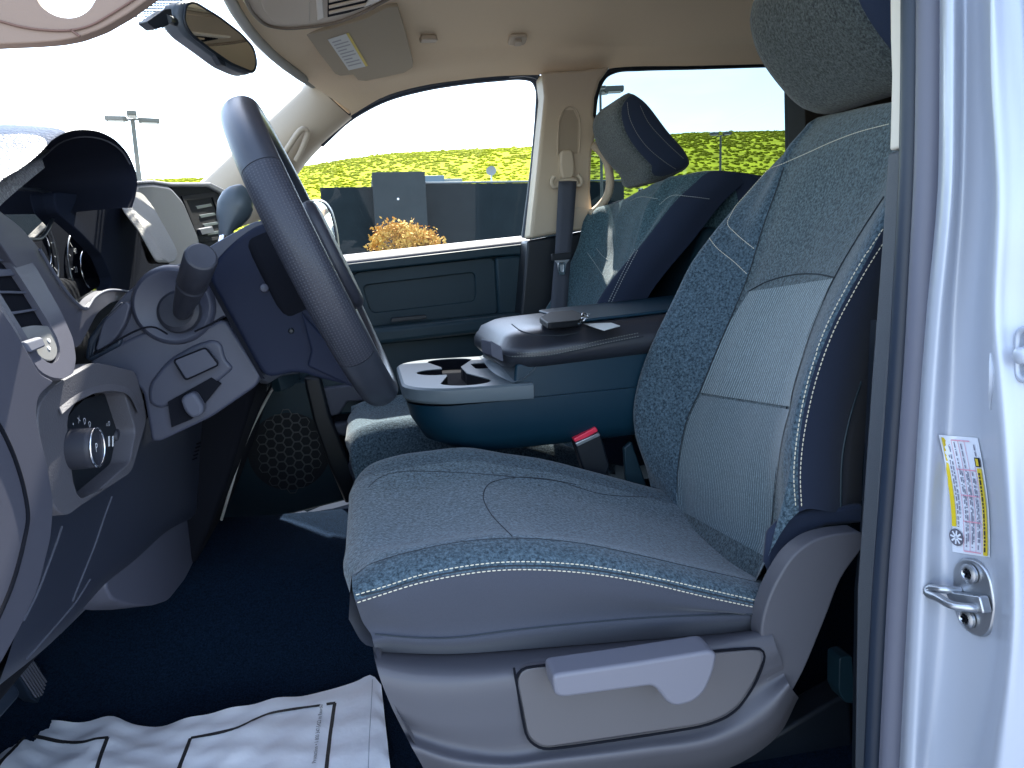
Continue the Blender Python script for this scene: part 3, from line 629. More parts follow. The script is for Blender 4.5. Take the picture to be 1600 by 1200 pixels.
# label
lb = thing('door_label', 'white loading label with two yellow bars on the silver pillar above the striker', 'label', on(pj, 1510, 770)[0])
def quadgrid(L, Rr, n=24, mcol=4):
    L = spl(L, n); Rr = spl(Rr, n); return [[L[i]+(Rr[i]-L[i])*j/mcol for j in range(mcol+1)] for i in range(n)]
def decal(name, o, L, Rr, m, parent, lift, n=24, mcol=4):
    Gd = quadgrid(L, Rr, n, mcol); V = []; ok = True
    for r_ in Gd:
        for a, b in r_:
            p, nn = on(o, a, b, lift); V.append(p if p is not None else V[-1])
    Fc = [(i*(mcol+1)+j, i*(mcol+1)+j+1, (i+1)*(mcol+1)+j+1, (i+1)*(mcol+1)+j) for i in range(n-1) for j in range(mcol)]
    return mk(name, V, Fc, m, parent, True, None, 0)
LL = [(1465, 679), (1478, 735), (1487, 790), (1489, 830), (1489, 862)]; LR = [(1529, 684), (1538, 730), (1546, 790), (1548, 830), (1548, 871)]
decal('label_sheet', pj, LL, LR, mat('label_white', (.62, .66, .74), .5), lb, .0008)
MYE = mat('label_yellow', (.62, .47, .01), .5); MPK = mat('label_pink', (.60, .28, .36), .6); MTX = mat('label_print', (.16, .16, .22), .7)
def lp(u, v):  # label coordinates: u down 0-1, v across 0-1
    a = spl(LL, 101)[int(round(u*100))]; b = spl(LR, 101)[int(round(u*100))]; return a+(b-a)*v
def lstrip(mb, u0, u1, v0, v1, lift, n=12):
    base = len(mb.V); V = []
    for u in np.linspace(u0, u1, n):
        for v in (v0, v1):
            p, nn = on(pj, *lp(u, v), lift); V.append(p)
    mb.add(V, [(2*i, 2*i+1, 2*i+3, 2*i+2) for i in range(n-1)])
m1 = MB(); lstrip(m1, .02, .78, .02, .14, .0022); lstrip(m1, .26, .99, .86, .98, .0022); m1.build('yellow_bar', MYE, lb, True, 0)
m2 = MB(); lstrip(m2, .17, .25, .84, .985, .0022, 4); m2.build('black_symbol', M_INK, lb, True, 0)
m2 = MB(); lstrip(m2, .185, .235, .88, .95, .0028, 4); m2.build('yellow_symbol', MYE, lb, True, 0)
gq, gn_ = on(pj, *lp(.87, .14), .0024); g2 = on(pj, *lp(.90, .14), .0014)[0]; gr_ = .0085; gy = np.array((0, 1., 0)); gy = gy-gn_*np.dot(gn_, gy); gy /= np.linalg.norm(gy); gz_ = np.cross(gn_, gy)
wheel_ = mk('round_symbol', [gq+gr_*(math.cos(t)*gy+math.sin(t)*gz_) for t in np.linspace(0, 2*math.pi, 24, endpoint=False)], [tuple(range(24))], mat('symbol_grey', (.10, .10, .13), .6), lb, False)
mgs = MB()
for k in range(4):
    t = k*math.pi/4; d1 = math.cos(t)*gy+math.sin(t)*gz_; d2 = -math.sin(t)*gy+math.cos(t)*gz_
    mgs.add([gq+gn_*.0003+d1*a*.0068+d2*b*.0009 for a, b in ((-1, -1), (1, -1), (1, 1), (-1, 1))], [(0, 1, 2, 3)])
mgs.build('symbol_spokes', mat('label_white', (.62, .66, .74), .5), wheel_, False)
m3 = MB()
for v in (.33, .50, .66, .82): lstrip(m3, .03 if v < .7 else .25, .97, v-.006, v+.006, .0020)
for u in (.03, .28, .5, .72, .97): lstrip(m3, u, u+.006, .33 if u < .9 else .33, .80, .0020, 2)
m3.build('pink_rule', MPK, lb, True, 0)
m4 = MB(); rr = random.Random(4)
for v, a0, a1 in ((.20, .05, .78), (.26, .05, .70), (.41, .05, .95), (.46, .3, .9), (.57, .06, .95), (.61, .3, .9), (.73, .3, .95), (.77, .35, .9), (.90, .06, .16)):
    u = a0
    while u < a1:
        L_ = rr.uniform(.012, .05); lstrip(m4, u, min(a1, u+L_), v-.014, v+.014, .0024, 3); u += L_+rr.uniform(.008, .02)
m4.build('small_print', MTX, lb, True, 0)
m5 = MB()
u = .30
while u < .95: lstrip(m5, u, u+.02, .90, .94, .0028, 2); u += .028
m5.build('bar_print', M_INK, lb, True, 0)
# rear door catch, slot and plugs pressed into the jamb
rc = thing('door_catch', 'white rounded square catch at the edge of the silver pillar', 'catch', on(pj, 1594, 555)[0])
qx = on(pj, 1596, 555)[0][0]-.006
frame('catch_rim', fillet([aX(a, b, qx) for a, b in ((1583, 508), (1640, 508), (1640, 600), (1583, 600))], .012, 6), fillet([aX(a, b, qx) for a, b in ((1590, 518), (1632, 518), (1632, 590), (1590, 590))], .008, 6), (.012, 0, 0), M_PAINT, rc, .002)
lathe('catch_pin', aX(1606, 555, qx), (-1, 0, 0), [(0, .008), (.008, .007), (.01, .004)], M_PAINT, rc)
mbs = MB(); P, N = trace(pj, [(1549, 552), (1551, 590), (1548, 640)], 14, .0005); V, Fc = tubeVF(P, [.001, .003, .003, .001], 8); mbs.add(V, Fc); mbs.build('pressed_slot', M_PAINT, np_)
# =================================================================== SEATS
def zt(x): return np.interp(x, (-.06, -.038, 0, .08, .157, .3, .4, .5, .6, .7), (1.222, 1.236, 1.250, 1.257, 1.258, 1.224, 1.19, 1.154, 1.12, 1.09))
def seat(T, root):
    """cushion, backrest and headrest; T maps the driver seat's space to this seat's place"""
    tr = lambda rows: [[T(p) for p in r] for r in rows]
    flip = T(V3(0, 1, 0))[1] > 1.5
    # cushion
    f0 = lambda Y: aY(592, 1016, .84)*V3(1, 0, 1)+V3(0, Y, 0)
    r0 = lY(.84, (588, 1018), (640, 1021), (700, 1022), (850, 1012), (1000, 1000), (1100, 992), (1194, 984))
    r1 = lY(.822, (582, 1000), (600, 996), (660, 1000), (720, 999), (850, 983), (1000, 970), (1185, 962))
    r1b = lY(.826, (581, 994), (599, 989), (660, 993), (720, 992), (850, 976), (1000, 963), (1185, 956))
    r2 = [f0(.845)]+lY(.818, (562, 962), (600, 948), (660, 934), (780, 918), (900, 920), (1000, 932), (1100, 950), (1186, 962))[1:]
    r2[0] = aY(565, 968, .835)
    r3 = lY(.820, (555, 938), (600, 925), (660, 907), (780, 889), (900, 892), (1000, 907), (1100, 930), (1185, 948))
    r3b = lY(.828, (551, 922), (600, 907), (660, 890), (780, 871), (900, 874), (1000, 890), (1100, 913), (1188, 932))
    r4 = lY(.860, (550, 898), (600, 874), (700, 851), (800, 841), (900, 848), (1000, 868), (1100, 891), (1196, 914))
    def top(Y, dz, x0=-.048):
        return [V3(x0+.0, Y, 1.18), V3(x0-.004, Y, 1.215), V3(x0+.018, Y, zt(x0+.02)-.001+dz*.3)]+[V3(x, Y, zt(x)+dz) for x in (.03, .09, .157, .23, .3, .4, .5, .60)]
    r5 = top(.93, -.014); r6 = top(1.00, -.022); r7 = top(1.10, -.024); r8 = top(1.19, -.020); r9 = top(1.255, -.004); r10 = top(1.305, .008, -.04)
    r11 = [p+V3(0, .035, -.035) for p in r10]; r12 = [p*V3(1, 1, 0)+V3(0, .04, 1.12) for p in r10]
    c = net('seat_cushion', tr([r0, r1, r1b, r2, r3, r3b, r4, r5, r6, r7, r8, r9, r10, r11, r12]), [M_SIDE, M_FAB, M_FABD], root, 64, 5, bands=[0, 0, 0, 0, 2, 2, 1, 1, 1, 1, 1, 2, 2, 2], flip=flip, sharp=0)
    fr = [[V3(p[0]+.0, p[1], p[2]) for p in (f0(Y)+V3(.07*min(1, (Y-.845)/.06), 0, 0), V3(-.03+.035*min(1, (Y-.845)/.06), Y, 1.15), V3(-.047, Y, 1.185))] for Y in (.845, .9, 1.0, 1.1, 1.2, 1.3, 1.34)]
    net('cushion_front', tr(fr), M_SIDE, c, 8, 3, flip=not flip)
    # backrest
    b0 = lY(.93, (1345, 812), (1350, 700), (1367, 600), (1389, 520), (1417, 430), (1457, 330), (1487, 250), (1517, 170), (1530, 130))
    b1 = lY(.842, (1302, 800), (1300, 700), (1318, 600), (1350, 490), (1390, 390), (1430, 290), (1465, 200), (1480, 150))
    b2 = lY(.832, (1248, 800), (1248, 700), (1266, 600), (1304, 500), (1358, 400), (1402, 310), (1442, 215), (1458, 160))
    b3 = lY(.858, (1222, 806), (1226, 700), (1249, 600), (1288, 500), (1338, 400), (1388, 300), (1428, 205), (1446, 165))
    b4 = lY(.93, (1206, 850), (1214, 700), (1238, 600), (1272, 500), (1315, 415), (1372, 310), (1412, 212), (1430, 176))
    b8 = lY(1.25, (1060, 800), (1060, 720), (1076, 650), (1095, 610), (1115, 560), (1141, 500), (1170, 430), (1191, 360), (1216, 290), (1242, 228), (1262, 205))
    n = 12; s4 = spl(b4, n); s8 = spl(b8, n)
    mixr = lambda u, dx: [s4[i]+(s8[i]-s4[i])*u+V3(dx*min(1, i/3)*min(1, (n-1-i)/2), 0, 0) for i in range(n)]
    b5 = mixr(.25, .010); b6 = mixr(.5, .014); b7 = mixr(.8, .006)
    b8b = [p+V3(-.006, .008, 0) for p in b8]
    b9 = lY(1.305, (1036, 792), (1022, 735), (1024, 660), (1040, 600), (1062, 545), (1095, 475), (1130, 405), (1160, 350), (1200, 285), (1236, 232), (1262, 208))
    b10 = lY(1.352, (1040, 772), (1010, 722), (990, 660), (994, 610), (1013, 550), (1051, 470), (1081, 410), (1112, 367), (1162, 308), (1226, 240), (1262, 214))
    b11 = [p+V3(.05, .026, -.002) for p in b10]; b12 = [p+V3(.12, .018, -.004) for p in b10]
    rows = [b0, b1, b2, b3, b4, b5, b6, b7, b8, b8b, b9, b10, b11, b12]
    full = []
    for k, r in enumerate(rows):
        r = [np.array(p) for p in r]
        if 2 < k < 11: r = [r[0]+V3(-.035, 0, -.085), r[0]+V3(-.018, 0, -.04)]+r
        e = r[-1]; edge = k in (0, len(rows)-1, len(rows)-2)
        dz = .012*(1-((k-6.5)/6.5)**2)
        r += [e+V3(.022, 0, .012+dz), e+V3(.06, 0, .014+dz), e+V3(.105, 0, -.012+dz), e+V3(.12, 0, -.06), e+V3(.06, 0, -.45)]
        full.append(r)
    bk = net('backrest', tr(full), [M_SIDE_SHADE, M_PASF if flip else M_UPF, M_PASF if flip else M_FABD], root, 90, 5, bands=[0, 0, 2, 1, 1, 1, 1, 1, 2, 2, 2, 0, 0], flip=flip, sharp=0)
    # back panel closing the rear
    pl_ = [V3(.62, .93, 1.15), V3(.62, 1.36, 1.15), V3(.90, 1.33, 1.74), V3(.90, .95, 1.74)]
    slab('back_panel', [T(p) for p in pl_], (.05, 0, -.01), M_PLB, bk, .02)
    # headrest
    prof = [(990, 138), (1006, 146), (1050, 200), (1086, 246), (1089, 260), (1076, 272), (1045, 274), (1004, 240), (978, 200), (972, 160)]
    W = np.array([aY(a, b, 1.80) for a, b in prof])+V3(.015, 0, .035); W = spl(W, 40, True); cen = W.mean(0)
    sec = []
    for Y, s in ((1.236, .0), (1.2355, .45), (1.232, .74), (1.222, .91), (1.205, .985), (1.17, 1.0), (1.09, 1.0), (1.01, 1.0), (.975, .985), (.958, .91), (.948, .74), (.9445, .45), (.944, .0)):
        sec.append([(cen+(p-cen)*s)*V3(1, 0, 1)+V3(0, Y, 0) for p in W])
    V = []; Fc = []; m = 40
    for r in sec: V += [T(p) for p in r]
    for i in range(len(sec)-1):
        for j in range(m):
            f = (i*m+j, i*m+(j+1) % m, (i+1)*m+(j+1) % m, (i+1)*m+j); Fc.append(f if not flip else f[::-1])
    bm_mi = [(1 if i < 3 or i > 8 else 0) for i in range(len(sec)-1) for j in range(m)]
    hr = mk('headrest', V, Fc, [M_HRF, M_SIDE_SHADE], root, True, bm_mi, 0)
    for Y in (1.02, 1.16):
        tube('headrest_post', [T(V3(cen[0]+.07, Y, cen[2]-.10)), T(V3(cen[0]+.12, Y, 1.72))], .007, M_CHR, hr, 10)
    return c, bk, hr
dsr = thing('driver_car_seat', 'near driver seat in blue grey cloth with cream double stitching and a recline lever', 'car seat', (.3, 1.09, .85))
dc, db, dh = seat(lambda p: np.asarray(p, float), dsr)
def T_pass(p):
    wb = max(0, min(1, (1.86-p[2])/.03)) * max(0, min(1, (p[2]-1.15)/.25))
    return np.array([p[0]-.015-.035*wb, 1.94+.015*wb+(1.09-p[1])*(.88-.10*wb), p[2]-.035-.035*max(0, min(1, (1.85-p[2])/.12))*max(0, min(1, (p[2]-1.3)/.3))])
psr = thing('passenger_car_seat', 'far passenger seat in grey cloth with tilted headrest behind the console', 'car seat', (.3, 1.94, .85))
pcu, pb, ph = seat(T_pass, psr)
# --- driver seat dressing
stitches('double_stitching', dc, [[(556, 930), (600, 917), (660, 898), (780, 879), (900, 882), (1000, 898), (1100, 920), (1180, 938)], [(558, 941), (600, 928), (660, 910), (780, 891), (900, 894), (1000, 909), (1100, 932), (1179, 949)]], dc)
seam('cushion_seam', dc, [[(586, 991), (640, 996), (700, 997), (800, 985), (1000, 966), (1176, 959)], [(553, 933), (600, 922.5), (660, 904), (780, 885), (900, 888), (1000, 903), (1100, 926), (1184, 944)]], dc, None, .0011)
seam('panel_seam', dc, [[(575, 762), (592, 747), (620, 738), (680, 737), (740, 740), (800, 745), (870, 752), (940, 772), (1010, 777)], [(900, 757), (840, 747), (790, 748), (762, 758), (755, 775), (765, 800), (800, 838)], [(556, 898), (575, 884), (600, 874), (660, 858), (720, 847), (800, 841), (900, 848), (1000, 868), (1100, 891), (1180, 909)], [(1186, 940), (1184, 980)]], dc, None, .0009, .0)
stitches('double_stitching', db, [[(1388, 345), (1350, 403), (1320, 455), (1292, 510), (1268, 575), (1252, 640), (1243, 700), (1240, 745), (1243, 792)], [(1391, 362), (1358, 413), (1330, 462), (1302, 517), (1278, 582), (1262, 645), (1253, 700), (1250, 745), (1252, 792)]], db)
stitch_each('shoulder_stitching', db, [[(1389, 194), (1340, 207), (1300, 222), (1260, 240), (1223, 256), (1200, 266), (1166, 300), (1144, 332), (1137, 350), (1150, 365), (1180, 390)], [(1105, 367), (1118, 385), (1148, 410), (1168, 429)]], db, None, .0046, .0036, .0007, .0006)
seam('insert_seam', db, [[(1225, 262), (1216, 290), (1191, 360), (1170, 430), (1141, 500), (1115, 560), (1095, 610), (1076, 650), (1061, 720), (1058, 770)], [(1171, 455), (1200, 440), (1245, 429), (1280, 429), (1304, 434)], [(1382, 308), (1345, 365), (1306, 432), (1272, 505), (1242, 592), (1222, 680), (1212, 760), (1206, 830)]], db, None, .0010, .0012)
# ribbed insert laid on the backrest between the seams
def surf_patch(name, o, L, Rr, m, parent, lift, n=30, mcol=16):
    return decal(name, o, L, Rr, m, parent, lift, n, mcol)
surf_patch('ribbed_insert', db, [(1172, 456), (1143, 502), (1117, 561), (1097, 611), (1096, 614)], [(1303, 436), (1273, 506), (1250, 575), (1238, 620), (1236, 636)], M_INS, db, .0016)
surf_patch('lower_insert', db, [(1096, 618), (1078, 652), (1063, 720), (1057, 775), (1060, 795)], [(1235, 640), (1224, 682), (1214, 750), (1206, 830), (1200, 872)], M_INS2, db, .0012)
# lower flap of the backrest, hinge cover and base cover
slab('backrest_flap', lY(.845, (1201, 832), (1228, 806), (1290, 796), (1350, 788), (1350, 818), (1292, 823), (1256, 838), (1222, 876), (1205, 900), (1196, 880)), (0, .012, 0), M_SIDE_SHADE, db, .006)
seam('flap_piping', db, [[(1345, 596), (1328, 650), (1316, 710), (1313, 792)]], db, M_PLB, .0016)
sbx = net('base_cover', [
 lY(.850, (583, 1014), (640, 1018), (700, 1019), (850, 1010), (1000, 998), (1100, 990), (1200, 980)),
 lY(.792, (588, 1040), (640, 1052), (700, 1055), (780, 1050), (880, 1033), (1000, 1019), (1120, 1007), (1207, 992)),
 lY(.786, (592, 1054), (640, 1066), (700, 1068), (800, 1058), (880, 1045), (1000, 1031), (1120, 1020), (1212, 1008)),
 lY(.788, (612, 1105), (680, 1125), (760, 1130), (850, 1115), (1000, 1090), (1100, 1075), (1190, 1050), (1222, 1035)),
 lY(.791, (632, 1145), (700, 1168), (790, 1180), (850, 1172), (1000, 1150), (1110, 1130), (1178, 1085), (1226, 1055)),
 lY(.774, (642, 1165), (710, 1188), (800, 1196), (850, 1190), (1000, 1172), (1120, 1152), (1195, 1110), (1232, 1068)),
 lY(.786, (656, 1190), (720, 1212), (810, 1216), (880, 1210), (1000, 1194), (1130, 1172), (1205, 1130), (1240, 1080)),
 lY(.845, (680, 1235), (740, 1245), (830, 1248), (900, 1240), (1000, 1228), (1140, 1200), (1215, 1150), (1248, 1090))], M_PLA, dsr, 50, 6, sharp=0)
fr_ = [[aY(583, 1014, .845)+V3(0, d, 0), aY(588, 1040, .792)+V3(.004, d*1.0, 0), aY(612, 1105, .788)+V3(.004, d, 0), aY(642, 1165, .776)+V3(.005, d, 0), aY(680, 1235, .845)+V3(.005, d, 0)] for d in (0, .015, .05, .3)]
net('base_front', fr_, M_PLA, sbx, 16, 4, sharp=0, flip=True)
slab('hinge_cover', lY(.793, (1186, 998), (1196, 948), (1213, 908), (1238, 868), (1268, 845), (1300, 835), (1350, 830), (1350, 855), (1314, 902), (1292, 962), (1256, 1050), (1222, 1110), (1180, 1150), (1150, 1165), (1180, 1105), (1206, 1040)), (0, .028, 0), M_PLA, dsr, .013, .02, 5)
slab('lever_panel', fillet(lY(.783, (806, 1046), (1000, 1031), (1197, 1014), (1182, 1060), (1146, 1112), (1100, 1131), (848, 1168), (826, 1152)), .022), (0, .012, 0), mat('warm_grey_plastic', (.084, .080, .087), .55, bump=.25, bscale=1800, bdist=.0003), dsr, .0015)
tube('panel_gap', spl(fillet(lY(.7845, (803, 1044), (1000, 1029), (1200, 1011), (1185, 1062), (1149, 1115), (1101, 1135), (847, 1172), (823, 1155)), .022)+[aY(803, 1044, .7845)], 120), .0016, M_VOID, dsr, 6)
slab('recline_lever', fillet(lY(.736, (863, 1055), (1000, 1035), (1110, 1017), (1121, 1022), (1116, 1050), (1102, 1082), (1084, 1098), (1058, 1105), (1044, 1100), (1022, 1072), (880, 1091), (867, 1087)), .008), (0, .040, 0), mat('lever_grey', (.140, .140, .168), .48, spec=.4, bump=.2, bscale=1800, bdist=.0003), dsr, .007, 0, 4)
# rear track foot, seen below the hinge
slab('seat_track', lY(.93, (1210, 1150), (1330, 1080), (1335, 1260), (1000, 1260)), (0, .05, 0), M_BLK, dsr, .006)
slab('track_bolt_cover', fillet(lY(.88, (1312, 1028), (1332, 1024), (1336, 1100), (1320, 1098), (1311, 1080)), .006), (0, .03, 0), M_PLB, dsr, .004)
# headrest stitch lines
stitch_each('headrest_stitching', ph, [[(980, 160), (984, 185), (1006, 224), (1040, 254), (1056, 264)], [(1000, 165), (1012, 190), (1040, 222), (1068, 248)]], ph, mat('grey_thread', (.16, .17, .16), .8), .0055, .005, .0007)
stitches('double_stitching', pb, [[(946, 482), (960, 452), (976, 420), (994, 386)], [(950, 484), (964, 454), (980, 422), (998, 388)]], pb, mat('pale_thread', (.34, .36, .34), .8), .0062, .0042, .0009)
stitch_each('shoulder_stitching', pb, [[(985, 314), (1000, 308), (1028, 311)], [(1030, 320), (1050, 306), (1075, 307), (1110, 311)], [(918, 395), (930, 412), (942, 430)], [(932, 388), (942, 400), (950, 406)]], pb, mat('pale_thread', (.34, .36, .34), .8), .005, .0044, .0007)
# buckle beside the driver cushion
bu = thing('belt_buckle', 'black seat belt buckle with red button between cushion and console', 'buckle', aY(925, 735, 1.37))
slab('buckle_body', fillet(lY(1.365, (897, 690), (938, 675), (953, 728), (948, 745), (915, 745)), .006), (0, .028, 0), M_BLK, bu, .004)
slab('release_button', fillet(lY(1.366, (896, 686), (931, 667), (935, 674), (900, 693)), .003), (0, .024, 0), M_RED, bu, .002)
slab('button_rim', lY(1.363, (899, 693), (936, 676), (938, 681), (902, 698)), (0, .03, 0), M_STEEL, bu, .001)
slab('buckle_stalk', lY(1.372, (920, 735), (950, 735), (975, 800), (940, 800)), (0, .01, 0), M_BLK, bu, .002)
slab('anchor_bracket', lY(1.385, (975, 700), (987, 690), (1012, 762), (978, 752)), (0, .012, 0), M_PLB, bu, .003)
# =================================================================== CONSOLE
cn = thing('center_console', 'folded down center console with cup holders and padded vinyl lid', 'console', (.4, 1.55, 1.07))
def planloop(x0, x1, y0, y1, r, z, n=10):
    P = []
    for cx, cy, a0 in ((x0+r, y0+r, math.pi), (x0+r, y1-r, math.pi/2)):
        sgn = 1
        A = np.linspace(1.5*math.pi, math.pi, n) if a0 == math.pi else np.linspace(math.pi, .5*math.pi, n)
        P += [V3(cx+r*math.cos(a), cy+r*math.sin(a), z) for a in A]
    return [V3(x1, y0, z)]+P+[V3(x1, y1, z)]
def rings(name, loops, m, parent, cap=True, sharp=35):
    k = len(loops[0]); V = [p for L in loops for p in L]; Fc = [(i*k+j, i*k+(j+1) % k, (i+1)*k+(j+1) % k, (i+1)*k+j) for i in range(len(loops)-1) for j in range(k)]
    if cap: Fc += [tuple(range(k))[::-1], tuple((len(loops)-1)*k+j for j in range(k))]
    o = mk(name, V, Fc, m, parent, True, None, sharp)
    bm = bmesh.new(); bm.from_mesh(o.data); bmesh.ops.recalc_face_normals(bm, faces=bm.faces); bm.to_mesh(o.data); bm.free(); o.data.set_sharp_from_angle(angle=math.radians(sharp)); return o
ZT = 1.368
def tl(L, k=.05):  # the console rises a little towards the rear
    return [p+V3(0, 0, k*(p[0]-.1)) for p in L]
rings('console_body', [tl(planloop(*q), .03) for q in ((.24, .80, 1.415, 1.74, .05, 1.222), (.15, .80, 1.385, 1.77, .08, 1.232), (.095, .80, 1.372, 1.785, .09, 1.258), (.070, .80, 1.364, 1.795, .10, 1.30), (.062, .80, 1.362, 1.80, .105, 1.332))], M_VIN, cn, True, 60)
slab('rear_panel', [V3(.285, 1.372, 1.30), V3(.30, 1.372, 1.275), V3(.80, 1.372, 1.275), V3(.80, 1.372, 1.43), V3(.27, 1.372, 1.405), V3(.265, 1.372, 1.35)], (0, .40, 0), M_VIN, cn, .006, .01)
M_TRAY = mat('tray_grey', (.105, .135, .155), .42, spec=.45)
tl_ = [planloop(.058, .30, 1.356, 1.806, .105, 1.338), planloop(.055, .30, 1.354, 1.808, .105, 1.343), planloop(.055, .30, 1.354, 1.808, .105, ZT-.004), planloop(.060, .30, 1.359, 1.803, .10, ZT)]
c1 = aZ(702, 563, ZT)+V3(0, -.012, 0); c2 = aZ(687, 581, ZT); c3 = aZ(727, 596, ZT); c4 = aZ(758, 571, ZT)
cm = (c1+c2+c3)/3+V3(.006, 0, 0)
def inside(p):
    for c, rx, ry in ((c1, .054, .044), (c2, .050, .046), (c3, .052, .048)):
        if ((p[0]-c[0])/rx)**2+((p[1]-c[1])/ry)**2 < 1: return True
    return abs(p[0]-cm[0]) < .022 and abs(p[1]-cm[1]) < .14
lobes = []
for t in np.linspace(0, 2*math.pi, 140, endpoint=False):
    r = .23
    while r > .01 and not inside((cm[0]+r*math.cos(t), cm[1]+r*math.sin(t))): r -= .0008
    lobes.append(V3(cm[0]+r*math.cos(t), cm[1]+r*math.sin(t), ZT))
slot = fillet([c4+V3(x, y, 0) for x, y in ((-.028, -.045), (.028, -.045), (.028, .045), (-.028, .045))], .012)
def holed_tray():
    bm = bmesh.new(); k = len(tl_[0])
    R_ = [[bm.verts.new(p) for p in L] for L in tl_]
    for i in range(3):
        for j in range(k): bm.faces.new((R_[i][j], R_[i][(j+1) % k], R_[i+1][(j+1) % k], R_[i+1][j]))
    edges = [bm.edges.get((R_[3][j], R_[3][(j+1) % k])) for j in range(k)]
    walls = []
    for H in (lobes, slot):
        up_ = [bm.verts.new(p) for p in H]; mid = [bm.verts.new(p+V3(0, 0, -.002)) for p in H]; dn = [bm.verts.new(p+V3(0, 0, -.0255)) for p in H]; m = len(H)
        for j in range(m): edges.append(bm.edges.new((up_[j], up_[(j+1) % m])))
        for j in range(m):
            walls.append(bm.faces.new((up_[j], mid[j], mid[(j+1) % m], up_[(j+1) % m])))
            f = bm.faces.new((mid[j], dn[j], dn[(j+1) % m], mid[(j+1) % m])); f.material_index = 1
        f = bm.faces.new(dn); f.material_index = 1
    bmesh.ops.triangle_fill(bm, use_beauty=True, use_dissolve=False, edges=edges)
    bmesh.ops.recalc_face_normals(bm, faces=bm.faces)
    bm.verts.index_update(); V = [np.array(v.co) for v in bm.verts]; Fc = [tuple(v.index for v in f.verts) for f in bm.faces]; mi = [f.material_index for f in bm.faces]; bm.free()
    return mk('cup_holder_tray', V, Fc, [M_TRAY, M_VOID], cn, True, mi, 30)
tray = holed_tray()
net('tray_riser', [[V3(.262, 1.366, ZT+.001), V3(.29, 1.366, ZT+.012), V3(.32, 1.366, ZT+.040)], [V3(.250, 1.5, ZT+.001), V3(.268, 1.5, ZT+.012), V3(.30, 1.5, ZT+.040)], [V3(.262, 1.79, ZT+.001), V3(.29, 1.79, ZT+.012), V3(.32, 1.79, ZT+.04)]], M_TRAY, cn, 10, 6)
def LL_(x0, y0, y1, r, z): return tl(planloop(x0, .80, y0, y1, r, z), .06)
lid = rings('padded_lid', [LL_(.275, 1.385, 1.76, .06, 1.378), LL_(.252, 1.366, 1.775, .07, 1.386), LL_(.240, 1.356, 1.785, .075, 1.400), LL_(.240, 1.355, 1.786, .075, 1.416), LL_(.246, 1.361, 1.780, .075, 1.428), LL_(.249, 1.364, 1.777, .075, 1.430), LL_(.256, 1.370, 1.770, .07, 1.4425), LL_(.28, 1.392, 1.75, .07, 1.4535), LL_(.33, 1.43, 1.71, .06, 1.457)], M_LEA, cn, True, 80)
slab('lid_pad', tl(fillet([V3(.40, 1.40, 1.4565), V3(.80, 1.40, 1.4565), V3(.80, 1.74, 1.4565), V3(.40, 1.74, 1.4565)], .02), .06), (0, 0, .006), M_VIN, lid, .004)
stitches('lid_stitching', lid, [[(800, 557), (850, 555), (900, 546), (940, 537), (1000, 525)], [(808, 552), (850, 550), (900, 541), (940, 532), (1000, 520)]], lid, mat('grey_thread', (.22, .23, .22), .8), .0055, .0038, .0009)
seam('lid_seam', lid, [[(768, 536), (784, 552), (800, 558), (850, 557), (900, 548), (940, 539), (1005, 526)], [(800, 507), (812, 516), (830, 522), (870, 524), (905, 520)]], lid, None, .0013)
slab('lid_latch', fillet(lY(1.350, (766, 532), (784, 542), (787, 566), (768, 556)), .004), (-.010, .05, 0), M_PLG, lid, .003)
# key fob, ring and paper tag on the lid
kf = thing('key_fob', 'black key fob with metal rings lying on the console lid', 'key', aZ(875, 505, 1.475))
kz = 1.475
slab('fob_body', fillet([aZ(a, b, kz) for a, b in ((843, 505), (858, 496), (896, 493), (914, 500), (906, 510), (856, 515))], .010), (0, 0, .012), mat('fob_black', (.004, .005, .007), .6, spec=.3), kf, .004)
for (a, b), rr_, tl in (((899, 503), .011, .25), ((910, 499), .012, -.5), ((915, 495), .009, .9)):
    q = aZ(a, b, kz+.008); n_ring = [q+rr_*(math.cos(t)*V3(.8, .6, 0)+math.sin(t)*V3(-.5*math.cos(tl), .6*math.cos(tl), math.sin(tl))) for t in np.linspace(0, 2*math.pi, 25)]
    tube('key_ring', n_ring, .0016, M_CHR, kf, 8)
slab('key_blade', [aZ(a, b, kz+.006) for a, b in ((906, 496), (922, 489), (924, 492), (910, 500))], (0, 0, .003), M_STEEL, kf, .0005)
kt = slab('paper_tag', [aZ(a, b, kz-.003) for a, b in ((905, 504), (938, 499), (969, 510), (944, 517))], (0, 0, .0012), mat('tag_white', (.62, .64, .62), .8), None, 0, loc=aZ(940, 508, kz)); tag(kt, 'small white paper tag on the console lid beside the keys', 'tag')
